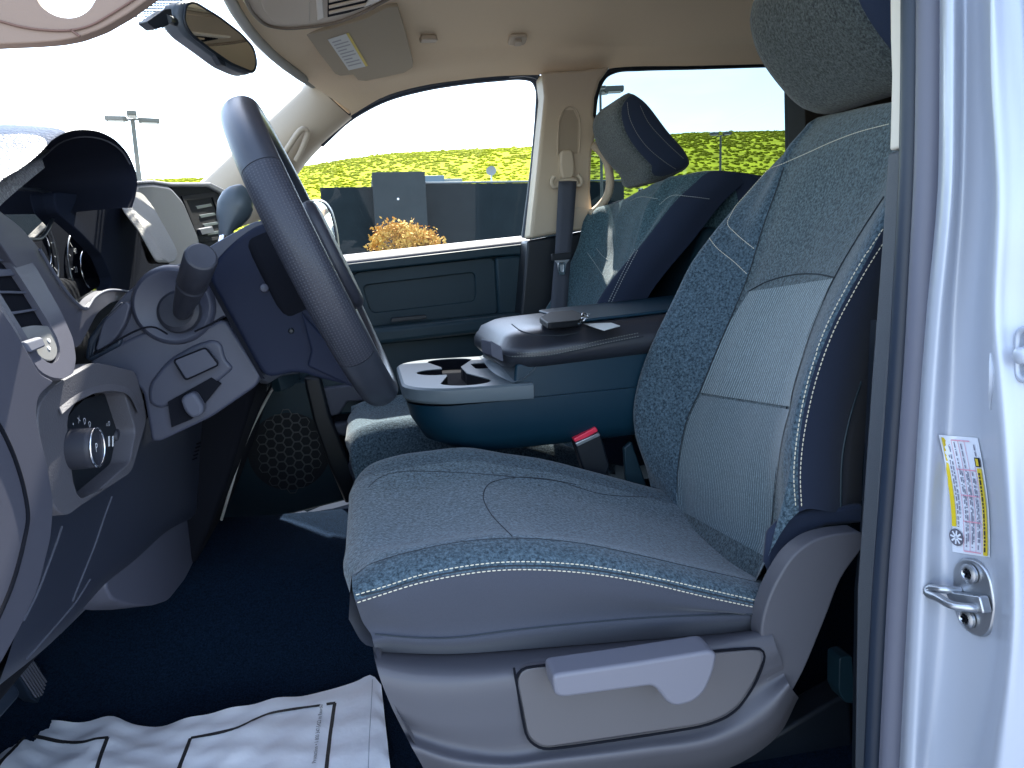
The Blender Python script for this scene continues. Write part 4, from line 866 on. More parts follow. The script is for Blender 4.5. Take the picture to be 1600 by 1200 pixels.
# =================================================================== FLOOR MAT
fm = thing('paper_floor_mat', 'crinkled white paper floor mat printed with black rectangles and small text', 'floor mat', (-.35, 1.15, .85))
ml = [(-60, 1200), (-20, 1145), (28, 1098), (52, 1116), (80, 1131), (112, 1137), (140, 1134), (178, 1126), (205, 1133), (250, 1135), (300, 1130), (350, 1122), (400, 1108), (450, 1090), (510, 1080), (555, 1066), (580, 1055), (596, 1075)]
back = spl([aZ(a, b, .858) for a, b in ml], 80)
bpx = spl(ml, 80); front = np.array([aZ(a+(a-300)*.10, 1350, .858) for a, b in bpx]); back = np.array([aZ(a, b, .858) for a, b in bpx])
nV = 30; V = []; rn = np.random.RandomState(2)
ph_ = rn.rand(12)*6; 
for i in range(80):
    for j in range(nV):
        u, v = i/79, j/(nV-1); p = back[i]+(front[i]-back[i])*v
        zz = .0022*math.sin(61*u+33*v+ph_[4])*math.sin(17*v+7*u)+.0016*math.sin(35*v-19*u+ph_[5])+.004*math.sin(9*u+2*v+ph_[0])+.0025*math.sin(23*u-5*v+ph_[1])+.0015*math.sin(41*u+9*v+ph_[2])+.004*(1-v)**3*math.sin(17*u+ph_[3])
        p = p+V3(0, 0, zz+.006); V.append(p)
Fc = [(i*nV+j, i*nV+j+1, (i+1)*nV+j+1, (i+1)*nV+j) for i in range(79) for j in range(nV-1)]
sheet = mk('paper_sheet', V, Fc, M_PAPER, fm, True, None, 0)
for nm, lns in (('printed_border', [[(-20, 1226), (0, 1193), (22, 1170), (43, 1148)], [(43, 1148), (70, 1154), (100, 1160), (130, 1160), (150, 1155), (169, 1153)], [(168, 1153), (158, 1180), (148, 1215)]]), ('printed_border', [[(270, 1226), (284, 1190), (298, 1154)], [(298, 1154), (340, 1146), (370, 1138), (400, 1124), (420, 1116), (450, 1110), (500, 1103)], [(510, 1101), (524, 1099)], [(523, 1099), (516, 1150), (508, 1220)]])):
    mb = MB()
    for k, ln in enumerate(lns):
        P, N = trace(sheet, ln, 40, .0012)
        if len(P) < 3: continue
        T_ = np.gradient(P, axis=0); T_ /= np.linalg.norm(T_, axis=1)[:, None]; S = np.cross(N, T_)*.0030
        Vv = []
        for q, s in zip(P, S): Vv += [q-s, q+s]
        mb.add(Vv, [(2*i, 2*i+2, 2*i+3, 2*i+1) for i in range(len(P)-1)])
    mb.build(nm, M_INK, fm, False)
mbt2 = MB(); p0, n0 = on(sheet, 494, 1196, .002); p1, n1 = on(sheet, 505, 1103, .002); p2, _ = on(sheet, 480, 1150, .002)
if p0 is not None and p1 is not None:
    d_ = p1-p0; Lh = np.linalg.norm(d_); Vt, Ft = text_mesh('Protection \u2022 1 800 347-5422 to Reorder', 1.0); wd_ = Vt[:, 0].max(); s_ = Lh/wd_*1.0
    text_on(mbt2, 'Protection \u2022 1 800 347-5422 to Reorder', s_, p0+V3(0, 0, .002), d_, p2-p0); mbt2.build('printed_text', M_INK, fm, False)
seam('paper_fold', sheet, [[(582, 1062), (580, 1100), (577, 1150), (575, 1215)]], fm, mat('fold_grey', (.42, .45, .52), .9), .0009)
# =================================================================== DASHBOARD
def aP(x, y, c, n): d = ray(x, y); return CAM+d*(np.dot(np.asarray(c)-CAM, n)/np.dot(d, n))
da = thing('dashboard', 'charcoal dashboard with gauge hood, side vent, light switch and knee panel', 'dashboard', (-.6, 1.5, 1.2))
M_GRAIN = mat('grained_dash_skin', (.12, .12, .13), .38, spec=.6, bump=1.0, bscale=300, bdist=.0025)
def xs_(X, *p): return lX(X, *p)
core = [V3(-.42, 0, 1.14), V3(-.37, 0, 1.30), V3(-.37, 0, 1.52), V3(-.40, 0, 1.60), V3(-.55, 0, 1.635), V3(-1.02, 0, 1.60), V3(-1.08, 0, 1.1)]
slab('dash_core', [p+V3(0, .68, 0) for p in core], (0, 1.60, 0), M_VOID, da, .02)
slab('stack_block', [V3(x-.010, 1.42, z) for x, z in ((-.175, 1.44), (-.205, 1.38), (-.275, 1.2), (-.345, 1.05), (-.75, 1.05), (-.75, 1.6), (-.33, 1.6), (-.28, 1.5))], (0, .36, 0), M_VOID, da, .012)
slab('dash_top', [V3(-.46, .68, 1.62), V3(-.50, .68, 1.66), V3(-.98, .68, 1.62), V3(-.98, .68, 1.56)], (0, 1.60, 0), M_GRAIN, da, .015)
# gauge hood
A = [(-60, 345), (-20, 308), (0, 284), (35, 262), (62, 240), (82, 219), (104, 207), (130, 203), (160, 208), (186, 224), (204, 248), (214, 276), (213, 300), (206, 325)]
arch = np.array(lX(-.270, *A)); cen_ = arch.mean(0)*V3(1, 1, 1)+V3(0, 0, -.03)
def arc_(X, s, dz=0): return [cen_+(p-cen_)*s+V3(X+.270, 0, dz) for p in arch]
hood = net('gauge_hood', [arc_(-.52, .86, -.02), arc_(-.40, .90, -.012), arc_(-.33, .955, -.004), arc_(-.280, .985), arc_(-.272, .992), arc_(-.270, 1.0), arc_(-.273, 1.012, .001), arc_(-.30, 1.03, .003), arc_(-.42, 1.03, .0), arc_(-.60, .98, -.04)], [mat('hood_inner_black', (.008, .010, .018), .9, spec=.1, bump=.3, bscale=900), M_GRAIN], da, 60, 4, bands=[0, 0, 0, 0, 0, 1, 1, 1, 1], sharp=0)
seam('hood_seam', hood, [[(-20, 318), (5, 292), (40, 268), (68, 244), (95, 222), (130, 213), (165, 219), (190, 236), (203, 256)]], da, mat('hood_thread', (.07, .075, .09), .7), .0011)
# outboard corner of the dash pad, in the sun
net('dash_pad', [lX(-.50, (-90, 214), (-20, 205), (20, 206), (52, 213), (90, 222)), lX(-.42, (-90, 200), (-20, 195), (20, 198), (54, 206), (88, 214)), lX(-.36, (-90, 215), (-20, 208), (16, 212), (48, 219), (84, 226)), lX(-.33, (-90, 262), (-30, 250), (8, 246), (40, 240), (76, 238)), lX(-.305, (-90, 345), (-46, 318), (-8, 294), (30, 268), (66, 248)), lX(-.300, (-90, 420), (-40, 370), (0, 322), (36, 290), (70, 262))], M_GRAIN, da, 30, 6, sharp=0)
# gauges
GX = -.405; gn = V3(.97, -.02, .10); gn /= np.linalg.norm(gn); gc = aX(110, 430, GX)
gp = lambda *p: [aP(a, b, gc, gn) for a, b in p]
cl = slab('gauge_face', gp((-60, 250), (90, 260), (190, 330), (230, 470), (160, 500), (60, 470), (-60, 400)), -gn*.01, mat('gauge_black', (.006, .009, .018), .95, spec=.04), da, 0)
def dial(name, px, py, rad, tick0, tick1, nums):
    c = aP(px, py, gc, gn)+gn*.003; e2 = V3(0, 0, 1)-gn*gn[2]; e2 /= np.linalg.norm(e2); e1 = np.cross(e2, gn)
    pt_ = lambda a, r: c+e1*r*math.cos(a)+e2*r*math.sin(a)
    d_ = tube(name, [pt_(a, rad) for a in np.linspace(0, 2*math.pi, 49)], .0016, M_STEEL, da, 8)
    tube('inner_ring', [pt_(a, rad*.52)+gn*.004 for a in np.linspace(0, 2*math.pi, 41)], .0022, M_CHR, d_, 8)
    mb = MB(); K = len(nums)*2-1
    for k in range(K):
        a = math.radians(tick0+(tick1-tick0)*k/(K-1)); s = math.sin(a); q = pt_(a, rad*.90); r_ = (pt_(a, 1)-c); t_ = np.cross(gn, r_)
        L_ = rad*(.09 if k % 2 == 0 else .05); V = [q+r_*L_+t_*.0007, q+r_*L_-t_*.0007, q-r_*L_-t_*.0007, q-r_*L_+t_*.0007]; mb.add(V, [(0, 1, 2, 3)])
        if k % 2 == 0: text_on(mb, nums[k//2], rad*.19, pt_(a, rad*.68)-e2*rad*.06, e1, e2, 0, 'CENTER')
    mb.build('dial_marks', mat('dial_white', (.7, .72, .75), .6), d_, False)
    V = [pt_(math.radians(-70), rad*.5)+gn*.005, pt_(math.radians(-66), rad*.9)+gn*.005, pt_(math.radians(-64), rad*.9)+gn*.005, pt_(math.radians(-60), rad*.5)+gn*.005]
    mk('dial_needle', V, [(0, 1, 2, 3)], mat('needle_orange', (.75, .25, .03), .5), d_, False)
dial('speedometer', 134, 427, .062, 215, -35, ['0', '20', '40', '60', '80', '100', '120'])
dial('tachometer', 52, 385, .058, 215, -35, ['0', '1', '2', '3', '4', '5', '6'])
lp_ = lambda *p: [aP(a, b, gc+gn*.022, gn) for a, b in p]
mk('gauge_lens', lp_((84, 312), (120, 345), (165, 380), (190, 440), (200, 470), (130, 490), (66, 445), (66, 372), (78, 352)), [tuple(range(9))], G_LENS, da, False)
ln = V3(.985, .06, .040); ln /= np.linalg.norm(ln); lc = aX(60, 340, -.345)
mk('glare_lens', fillet([aP(a, b, lc, ln) for a, b in ((-60, 250), (0, 292), (40, 295), (68, 299), (84, 310), (84, 332), (77, 354), (64, 372), (44, 374), (20, 366), (-60, 345))], .006), [tuple(range(55))], G_LENS2, da, False)
slab('hood_cheek', lX(-.335, (84, 300), (206, 312), (218, 342), (240, 376), (266, 412), (246, 428), (207, 458), (168, 455), (176, 440), (160, 400), (128, 366), (88, 330)), (-.015, 0, 0), mat('cheek_navy', (.012, .016, .028), 1.0, spec=.03), da, .004, .01)
tube('lens_edge', spl([aP(a, b, lc, ln) for a, b in ((-20, 280), (0, 292), (40, 295), (68, 299), (83, 308), (84, 330), (78, 352), (64, 372), (44, 374))], 40), .0022, M_BLK, da)
M_BZ = mat('bezel_violet_grey', (.066, .067, .088), .42, spec=.5, bump=.2, bscale=1500, bdist=.0003)
slab('gauge_trim', lX(-.312, (-60, 270), (0, 330), (30, 352), (62, 388), (88, 428), (110, 460), (134, 482), (146, 465), (164, 454), (206, 455), (208, 462), (172, 474), (152, 490), (140, 512), (126, 540), (114, 545), (60, 470), (0, 380), (-60, 300)), (-.012, 0, 0), M_BZ, da, .005, .012)
tube('trim_highlight', spl(lX(-.308, (62, 390), (86, 430), (108, 461), (134, 483), (147, 466), (165, 455), (206, 456)), 50), .0018, M_PLG, da)
# sunlit bezel post and the centre stack beyond it
pn = V3(.72, -.05, .69); pn /= np.linalg.norm(pn); pcn = aX(240, 355, -.285)
slab('bezel_post', (lambda *q: [aP(a, b, pcn, pn) for a, b in q])((204, 300), (222, 300), (240, 322), (258, 354), (276, 386), (280, 398), (275, 410), (262, 412), (248, 388), (232, 360), (214, 338), (204, 322)), (-.014, 0, 0), mat('bezel_leather', (.16, .15, .13), .7, bump=.8, bscale=500, bdist=.001), da, .008, .02)
# centre stack: brow, left panel, vent
slab('stack_panel', lX(-.335, (212, 285), (240, 284), (266, 289), (286, 312), (313, 376), (314, 420), (230, 420), (206, 340)), (-.03, 0, 0), M_PLG, da, .008, .02)
slab('stack_brow', [aX(212, 283, -.335), aX(240, 281, -.335), aX(268, 285, -.335), aX(330, 285, -.335), aX(352, 296, -.335), aX(372, 330, -.335), aX(362, 332, -.335), aX(345, 302, -.335), aX(326, 292, -.335), aX(268, 292, -.335), aX(240, 288, -.335), aX(212, 290, -.335)], (-.3, 0, -.02), M_PLG, da, .005)
slab('stack_face', lX(-.341, (268, 290), (330, 290), (350, 302), (380, 420), (300, 440)), (-.1, 0, 0), M_VOID, da, 0)
fv = thing('x', 'x', 'x'); bpy.data.objects.remove(fv)
va = frame('center_vent', lX(-.338, (284, 306), (338, 300), (364, 372), (312, 380)), lX(-.338, (292, 314), (332, 309), (354, 368), (318, 373)), (-.004, 0, 0), M_VOID, da, .002)
for y0, y1 in ((324, 318), (338, 332), (352, 346), (365, 360)):
    slab('vent_slat', lX(-.340, (306+(y0-324)*.4, y0-2), (330+(y0-324)*.4, y1), (332+(y0-324)*.4, y1+4), (309+(y0-324)*.4, y0+3)), (-.003, 0, 0), M_PLB, va, .001)
slab('vent_tab', lX(-.332, (312, 358), (332, 354), (336, 364), (316, 367)), (-.012, 0, 0), M_PLG, va, .001)
# side vent at the near end
O = [(-60, 258), (0, 338), (22, 364), (60, 424), (95, 486), (114, 528), (119, 560), (115, 583), (99, 592), (78, 589), (60, 578), (20, 506), (0, 474), (-60, 378)]
I_ = [(-60, 310), (0, 388), (16, 410), (40, 446), (70, 494), (90, 528), (95, 550), (91, 564), (80, 569), (68, 563), (56, 548), (22, 494), (0, 458), (-60, 362)]
vn2 = V3(.93, -.05, .36); vn2 /= np.linalg.norm(vn2); vc2 = aX(60, 480, -.298)
lv = lambda d, *q: [aP(a, b, vc2+vn2*d, vn2) for a, b in q]
sv = frame('side_vent', fillet(lv(0, *O), .006, 3), fillet(lv(0, *I_), .006, 3), -vn2*.006, M_BZ, da, .005)
slab('vent_well', lv(-.007, (-60, 300), (0, 380), (40, 440), (90, 520), (100, 570), (60, 575), (0, 470), (-60, 370)), (-.01, 0, 0), M_VOID, sv, 0)
for L in (((-60, 395), (8, 404), (9, 409), (-60, 402)), ((-60, 420), (31, 420), (31, 430), (-60, 436)), ((-60, 452), (42, 455), (42, 459), (-60, 457)), ((0, 490), (60, 481), (60, 485), (6, 494))):
    slab('vent_slat', lv(-.003, *L), (-.003, 0, 0), M_PLG, sv, .001)
ad = slab('vent_adjuster', lv(-.002, (28, 514), (52, 508), (78, 509), (87, 524), (92, 552), (84, 565), (66, 563)), (-.003, 0, 0), mat('adjuster_grey', (.16, .16, .16), .4), sv, .004, .008)
slab('adjuster_thumb', lv(.005, (40, 534), (66, 526), (73, 541), (50, 551)), (-.006, 0, 0), M_PLG, ad, .003, .003)
for d in ((76, 532), (76, 544)): lathe('adjuster_mark', lv(-.0018, d)[0], vn2, [(0, .002), (.0006, .002)], M_WHITE, ad, 12)
# near end cover
EC = [(-80, 380), (-40, 432), (0, 480), (22, 512), (62, 584), (86, 596), (74, 606), (60, 620), (56, 645), (62, 680), (74, 725), (84, 785), (80, 840), (60, 920), (30, 985), (0, 1040), (-80, 1120)]
slab('end_cover', lX(-.270, *EC), (-.05, 0, 0), M_BZ, da, .012, .01, 4)
tube('end_cover_gap', spl(lX(-.2695, (-20, 640), (0, 668), (22, 715), (38, 770), (43, 808), (36, 850), (18, 915), (-10, 980)), 50), .0018, M_VOID, da)
# light switch
M_BG = mat('bezel_grain', (.085, .084, .098), .5, spec=.4, bump=.5, bscale=500, bdist=.0008)
hb = frame('switch_bezel', fillet(lX(-.286, (58, 636), (88, 600), (150, 566), (212, 580), (231, 650), (206, 738), (132, 787), (102, 808), (82, 790), (62, 690)), .014, 5), fillet(lX(-.286, (106, 652), (118, 630), (150, 614), (194, 612), (212, 672), (203, 722), (152, 768), (126, 780), (117, 762), (107, 700)), .008, 5), (-.032, 0, 0), M_BG, da, .007)
net('bezel_brow', [lX(-.37, (84, 603), (116, 582), (150, 565), (182, 562), (214, 578), (231, 606)), lX(-.325, (80, 608), (116, 587), (150, 571), (183, 568), (214, 584), (230, 612)), lX(-.292, (84, 626), (118, 604), (150, 590), (182, 588), (210, 601), (225, 628)), lX(-.282, (96, 648), (122, 626), (150, 614), (180, 611), (203, 620), (216, 646))], bpy.data.materials['bezel_grain'], hb, 24, 5, sharp=0)
slab('switch_panel', lX(-.3085, (110, 642), (130, 624), (165, 614), (190, 617), (204, 636), (211, 680), (205, 714), (180, 745), (142, 772), (126, 776), (100, 770), (80, 700)), (.0015, 0, 0), M_BLK, hb, 0, .012)
kc = aX(152, 699, -.264)
kn = lathe('light_knob', kc, (1, 0, 0), [(-.044, .0200), (-.006, .0195), (-.002, .0190), (.0, .0172), (-.0015, .0160), (-.002, .001)], M_STK, hb, 40)
tube('knob_ring', [kc+V3(.0002, .0185*math.cos(t), .0185*math.sin(t)) for t in np.linspace(0, 2*math.pi, 41)], .0012, M_CHR, kn, 8)
mbk = MB()
text_on(mbk, 'P', .012, kc+V3(-.001, -.003, -.004), V3(0, 1, 0), V3(0, 0, 1)); mbk.build('knob_mark', M_WHITE, kn, False)
mbk = MB()
for t, s_, a, b in ((0, '\u2022', 114, 668), (0, 'X', 122, 662), (0, 'D', 131, 664), (0, 'D', 139, 669)):
    text_on(mbk, s_, .0095, aX(a, b, -.3065), V3(0, 1, .25), V3(0, -.25, 1))
text_on(mbk, '= D', .008, aX(166, 668, -.3065), V3(0, 1, 0), V3(0, 0, 1)); mbk.build('switch_marks', mat('mark_white', (.6, .6, .65), .6), hb, False)
for a in (170, 176): slab('dimmer_mark', lX(-.3065, (a-.8, 682), (a+.8, 681), (a+.8, 697), (a-.8, 698)), (.0006, 0, 0), M_WHITE, hb, 0)
lathe('dimmer_dial', aX(183, 682, -.307), (1, 0, 0), [(0, .010), (.003, .009), (.004, .007)], M_STK, hb)
# knee panel and the lower covers
kb = net('knee_panel', [
 lX(-.31, (66, 790), (150, 740), (205, 690), (240, 640), (300, 600), (372, 560)),
 lX(-.315, (62, 840), (160, 770), (222, 720), (258, 680), (318, 655), (390, 610)),
 lX(-.325, (50, 905), (150, 830), (222, 775), (270, 735), (322, 705), (372, 690)),
 lX(-.335, (26, 985), (128, 905), (196, 850), (258, 800), (305, 765), (345, 740)),
 lX(-.345, (0, 1062), (98, 980), (160, 910), (215, 865), (262, 825), (310, 800)),
 lX(-.40, (-20, 1080), (80, 1000), (165, 915), (225, 865), (270, 820), (315, 790))], mat('knee_shaded', (.020, .025, .042), .5, spec=.4, bump=.2, bscale=1500, bdist=.0003), da, 40, 5, sharp=0)  # bezel plastic darkened, shade of the knee area put into the colour
seam('knee_panel_gap', kb, [[(174, 776), (165, 800), (148, 850), (128, 900), (112, 940)], [(96, 822), (88, 846), (74, 884), (58, 925), (36, 970)], [(140, 905), (118, 940), (80, 985), (40, 1030)]], da, M_PLG, .0012, .0005)
for k in range(5):
    slab('vent_slot', [on(kb, 302+k*1.6+dx, 716-k*6+dy, .0008)[0] if on(kb, 302+k*1.6+dx, 716-k*6+dy, .0008)[0] is not None else aX(302+k*1.6+dx, 716-k*6+dy, -.33) for dx, dy in ((-2, 1), (5, -2), (6, 0), (-1, 3))], (-.001, 0, 0), M_VOID, da, 0)
slab('lower_cover', lX(-.36, (300, 780), (345, 700), (392, 640), (400, 655), (378, 700), (350, 765), (335, 812), (290, 905), (264, 938), (240, 946), (205, 946), (176, 938), (163, 912), (190, 870), (262, 828)), (-.06, 0, 0), mat('lower_violet', (.075, .080, .112), .5, spec=.4), da, .012, .02, 4)
slab('footwell_trim', lX(-.42, (0, 1010), (70, 940), (190, 860), (190, 900), (100, 990), (20, 1052), (-40, 1080), (-40, 1040)), (-.03, 0, 0), M_PLG, da, .006)
# glossy curved edge of the centre stack
sg = mat('glossy_slate', (.075, .080, .085), .18, spec=.6)
net('stack_side', [[aX(472, 566, -.20), aX(430, 590, -.22), aX(402, 640, -.25), aX(372, 700, -.28), aX(352, 760, -.31), aX(342, 812, -.34)], [aX(462, 563, -.19), aX(412, 578, -.21), aX(384, 630, -.24), aX(362, 690, -.27), aX(344, 755, -.30), aX(338, 805, -.33)], [aX(462, 560, -.24), aX(405, 572, -.26), aX(376, 625, -.29), aX(354, 690, -.32), aX(335, 750, -.35), aX(325, 810, -.38)]], sg, da, 40, 5, sharp=0)
tube('stack_edge', spl([aX(470, 568, -.195), aX(440, 585, -.21), aX(408, 640, -.245), aX(380, 700, -.275), aX(360, 765, -.305), aX(346, 812, -.335)], 40), .003, mat('stack_bright', (.40, .39, .36), .3), da)
slab('stack_lip', lX(-.20, (405, 578), (452, 564), (466, 568), (468, 584), (440, 588), (420, 600), (408, 596)), (-.03, .02, 0), M_PLG, da, .004)
slab('stack_mount', lX(-.205, (434, 590), (448, 578), (466, 574), (470, 590), (458, 604), (440, 612)), (-.02, .01, 0), M_PLB, da, .003)
slab('stack_core', [aX(470, 575, -.25), aX(420, 600, -.27), aX(380, 690, -.33), aX(345, 800, -.38), aX(330, 815, -.40), aX(300, 700, -.40), aX(350, 560, -.36)], (-.2, .1, 0), M_BLK, da, .004)
# far kick panel with honeycomb speaker grille, on the passenger door
kp = slab('speaker_panel', lY(2.215, (400, 600), (486, 596), (502, 640), (530, 715), (556, 778), (470, 800), (380, 822), (330, 825), (365, 700)), (0, .05, 0), M_PLB, dr, .006)
slab('door_edge_trim', lY(2.20, (474, 590), (500, 590), (516, 650), (545, 720), (566, 776), (540, 788), (514, 728), (490, 660)), (0, .05, 0), M_BLK, dr, .008)
mbh = MB(); gr = .0165; cgx, cgz = aY(452, 706, 2.212)[[0, 2]]; 
for i in range(-4, 5):
    for j in range(-5, 6):
        hxp = cgx+gr*1.5*i; hzp = cgz+gr*math.sqrt(3)*(j+(i % 2)*.5)
        if ((hxp-cgx)/.085)**2+((hzp-cgz)/.115)**2 > 1: continue
        P6 = lambda r: [(hxp+r*math.cos(a), 2.2125, hzp+r*math.sin(a)) for a in np.linspace(0, 2*math.pi, 6, endpoint=False)]
        V, Fc = frameVF(P6(gr*1.0), P6(gr*.86), (0, .004, 0)); mbh.add(V, Fc)
go = mbh.build('speaker_grille', mat('grille_grey', (.045, .05, .055), .5), dr, False)
lathe('speaker_backing', (cgx, 2.2142, cgz), (0, -1, 0), [(0, .118), (.0005, .118)], mat('speaker_cloth', (.012, .013, .016), .9), dr, 32)

# =================================================================== STEERING COLUMN AND WHEEL
co = thing('steering_column', 'slate steering column shroud with multi function stalk and shift lever', 'steering column', (-.25, 1.05, 1.45))
WC = V3(-.066, 1.06, 1.612); wn = V3(.925, 0, .38); wn /= np.linalg.norm(wn); wt = V3(-wn[2], 0, wn[0]); wy = V3(0, 1, 0)
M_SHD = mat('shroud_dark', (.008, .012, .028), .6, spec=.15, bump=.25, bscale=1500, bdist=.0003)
M_SHR = mat('shroud_slate', (.038, .043, .066), .48, spec=.45, bump=.25, bscale=1500, bdist=.0003)
slab('upper_shroud', lY(.985, (148, 552), (150, 528), (163, 499), (190, 463), (222, 437), (258, 419), (292, 409), (332, 382), (396, 346), (428, 342), (436, 380), (412, 440), (352, 496), (300, 518), (240, 520)), (0, .15, 0), M_SHR, co, .034, .01, 6)
slab('lower_shroud', lY(.982, (138, 566), (150, 553), (240, 512), (262, 524), (306, 518), (350, 497), (378, 540), (408, 588), (400, 604), (330, 652), (250, 690), (236, 690), (228, 640), (222, 608), (190, 590), (150, 580)), (0, .15, 0), M_SHR, co, .012, .01, 4)
slab('shroud_corner', fillet(lY(.970, (148, 548), (160, 502), (196, 470), (204, 476), (196, 505), (180, 530), (160, 548)), .008), (0, .04, 0), M_SHR, co, .008)
slab('shroud_boot', lY(.978, (132, 560), (136, 530), (158, 500), (190, 470), (196, 480), (170, 506), (150, 535), (146, 552), (190, 528), (188, 540), (140, 566)), (0, .10, 0), M_RUB, co, .004)
lathe('stalk_boss', aY(272, 477, .9845), (0, -1, 0), [(-.002, .050), (.003, .049), (.008, .046), (.0095, .043), (.008, .038), (.004, .031), (.003, .0)], M_SHR, co, 40)
lathe('stalk_socket', aY(281, 487, .980), (-.15, -1, .25), [(0, .027), (.006, .026), (.010, .021), (.010, .001)], M_STK, co, 32)
s0, s1 = aY(284, 488, .965), aY(315, 400, .855); sa = s1-s0; sL = np.linalg.norm(sa)
sk = lathe('signal_stalk', s0, sa, [(0, .010), (.012, .0115), (sL*.25, .0135), (sL*.52, .0165), (sL*.54, .0172), (sL*.56, .0158), (sL*.58, .0170), (sL*.96, .0178), (sL*.99, .0165), (sL, .0145), (sL-.001, .001)], M_STK, co, 36)
lathe('stalk_end_cap', s0+sa*.985, sa, [(0, .0145), (.003, .0142), (.0038, .0125), (.0038, .001)], M_PLG, sk, 30)
mbx = MB(); lathe('m', s0+sa*.56+V3(.012, -.013, -.004), V3(.5, -1, 0), [(0, .002), (.0008, .002)], None, mb=mbx); mbx.build('stalk_mark', M_WHITE, sk)
slab('release_pad', fillet(lY(.978, (230, 602), (262, 562), (304, 538), (332, 530), (346, 536), (352, 562), (366, 575), (330, 606), (250, 640), (232, 632)), .012), (0, .03, 0), M_SHR, co, .008)
slab('release_square', fillet(lY(.9665, (272, 563), (321, 544), (341, 570), (291, 593)), .004), (0, .014, 0), M_SHR, co, .001)
tube('release_groove', fillet(lY(.967, (271, 563), (321, 543), (342, 570), (290, 594)), .004)+[fillet(lY(.967, (271, 563), (321, 543), (342, 570), (290, 594)), .004)[0]], .0012, M_VOID, co, 6)
slab('tilt_opening', lY(.976, (262, 628), (330, 590), (345, 600), (300, 655), (268, 668)), (0, .02, 0), M_VOID, co, 0)
slab('tilt_lever', fillet(lY(.962, (280, 622), (303, 611), (318, 636), (316, 648), (300, 655), (288, 644)), .008), (0, .03, 0), M_PLG, co, .005)
tube('shroud_gap', spl(lY(.966, (146, 552), (240, 511), (262, 522)), 20), .0012, M_VOID, co, 6)
tube('shroud_gap', spl(lY(.966, (304, 518), (328, 507), (350, 494)), 20), .0012, M_VOID, co, 6)
net('wheel_side_gap', [lY(.964, (322, 438), (345, 480), (378, 540), (408, 592)), lY(.964, (329, 436), (353, 480), (386, 540), (414, 592))], M_VOID, co, 12, 1)
# shift lever
g0 = aY(351, 372, 1.16); pts = [g0, aY(354, 356, 1.165), aY(362, 335, 1.18), aY(374, 312, 1.19), aY(386, 302, 1.195)]
gl = tube('shift_lever', spl(pts, 14), [.009, .011, .020, .025, .025, .016], mat('lever_teal_grey', (.06, .075, .085), .4), co, 20)
tube('lever_shank', [aY(346, 392, 1.14), aY(351, 370, 1.16)], .008, M_CHR, co)
# the wheel
sw = thing('steering_wheel', 'black leather steering wheel seen edge on, perforated at the side', 'steering wheel', WC)
RW = .2035
def rim(a, r=RW): return WC+wt*(r*math.cos(a))+wy*(-r*math.sin(a))
M_PERF = mat('perforated_leather', (.020, .022, .030), .42, spec=.35)
n = M_PERF.node_tree.nodes; l = M_PERF.node_tree.links; tc = n.new('ShaderNodeUVMap'); vo = n.new('ShaderNodeTexVoronoi'); vo.inputs['Randomness'].default_value = 0.0; vo.inputs['Scale'].default_value = 1
l.new(tc.outputs[0], vo.inputs['Vector']); rmp = n.new('ShaderNodeMapRange'); rmp.inputs[1].default_value = .18; rmp.inputs[2].default_value = .30; l.new(vo.outputs['Distance'], rmp.inputs[0])
bpn = n.new('ShaderNodeBump'); bpn.inputs['Strength'].default_value = .5; bpn.inputs['Distance'].default_value = .001; l.new(rmp.outputs[0], bpn.inputs['Height']); l.new(bpn.outputs[0], n['Principled BSDF'].inputs['Normal'])
mxn = n.new('ShaderNodeMix'); mxn.data_type = 'RGBA'; mxn.inputs[6].default_value = (.045, .048, .058, 1); mxn.inputs[7].default_value = (.022, .024, .034, 1); l.new(rmp.outputs[0], mxn.inputs[0]); l.new(mxn.outputs[2], n['Principled BSDF'].inputs['Base Color'])
def rimpart(name, a0, a1, rad, m, k=60, fl=1.25):
    N_ = 24; V = []; uv = []
    A_ = np.linspace(a0, a1, k)
    for a in A_:
        c = rim(a); rd = (c-WC)/RW
        for t in np.linspace(0, 2*math.pi, N_, endpoint=False): V.append(c+rd*rad*math.cos(t)+wn*rad*fl*math.sin(t))
    closed = abs(a1-a0-2*math.pi) < 1e-6
    Fc = [(i*N_+j, i*N_+(j+1) % N_, (i+1)*N_+(j+1) % N_, (i+1)*N_+j) for i in range(k-1) for j in range(N_)]
    if not closed: Fc += [tuple(range(N_))[::-1], tuple((k-1)*N_+j for j in range(N_))]
    o = mk(name, V, Fc, m, sw, True, None, 60)
    ul = o.data.uv_layers.new(name='UVMap'); me = o.data
    for p in me.polygons:
        vs = list(p.vertices)
        for li, vi in zip(p.loop_indices, vs):
            i, j = divmod(vi, N_)
            if j == 0 and any(v % N_ == N_-1 for v in vs): j = N_
            ul.data[li].uv = ((A_[i]-a0)*RW/.0034, j/N_*2*math.pi*rad/.0034)
    return o
A1_, A2_ = math.radians(59), math.radians(128)
rimpart('rim_leather', A2_, 2*math.pi+A1_, .0192, M_LEA, 110)
rimpart('rim_grip', A1_+.006, A2_-.006, .0194, M_PERF, 60)
rimpart('rim_core', A1_-.02, A2_+.02, .0182, M_VOID, 30)
hub = slab('hub_cover', fillet([WC+wt*a+wy*b+wn*.012 for a, b in ((.065, -.085), (.075, 0), (.065, .085), (-.03, .09), (-.085, .045), (-.085, -.045), (-.03, -.09))], .03), wn*.022, M_STK, sw, .012, 0, 4)
slab('hub_back', fillet([WC+wt*a+wy*b-wn*.012 for a, b in ((.062, -.085), (.072, 0), (.062, .085), (-.05, .09), (-.09, .045), (-.09, -.045), (-.05, -.09))], .03), -wn*.055, M_VOID, sw, .012, 0, 4)
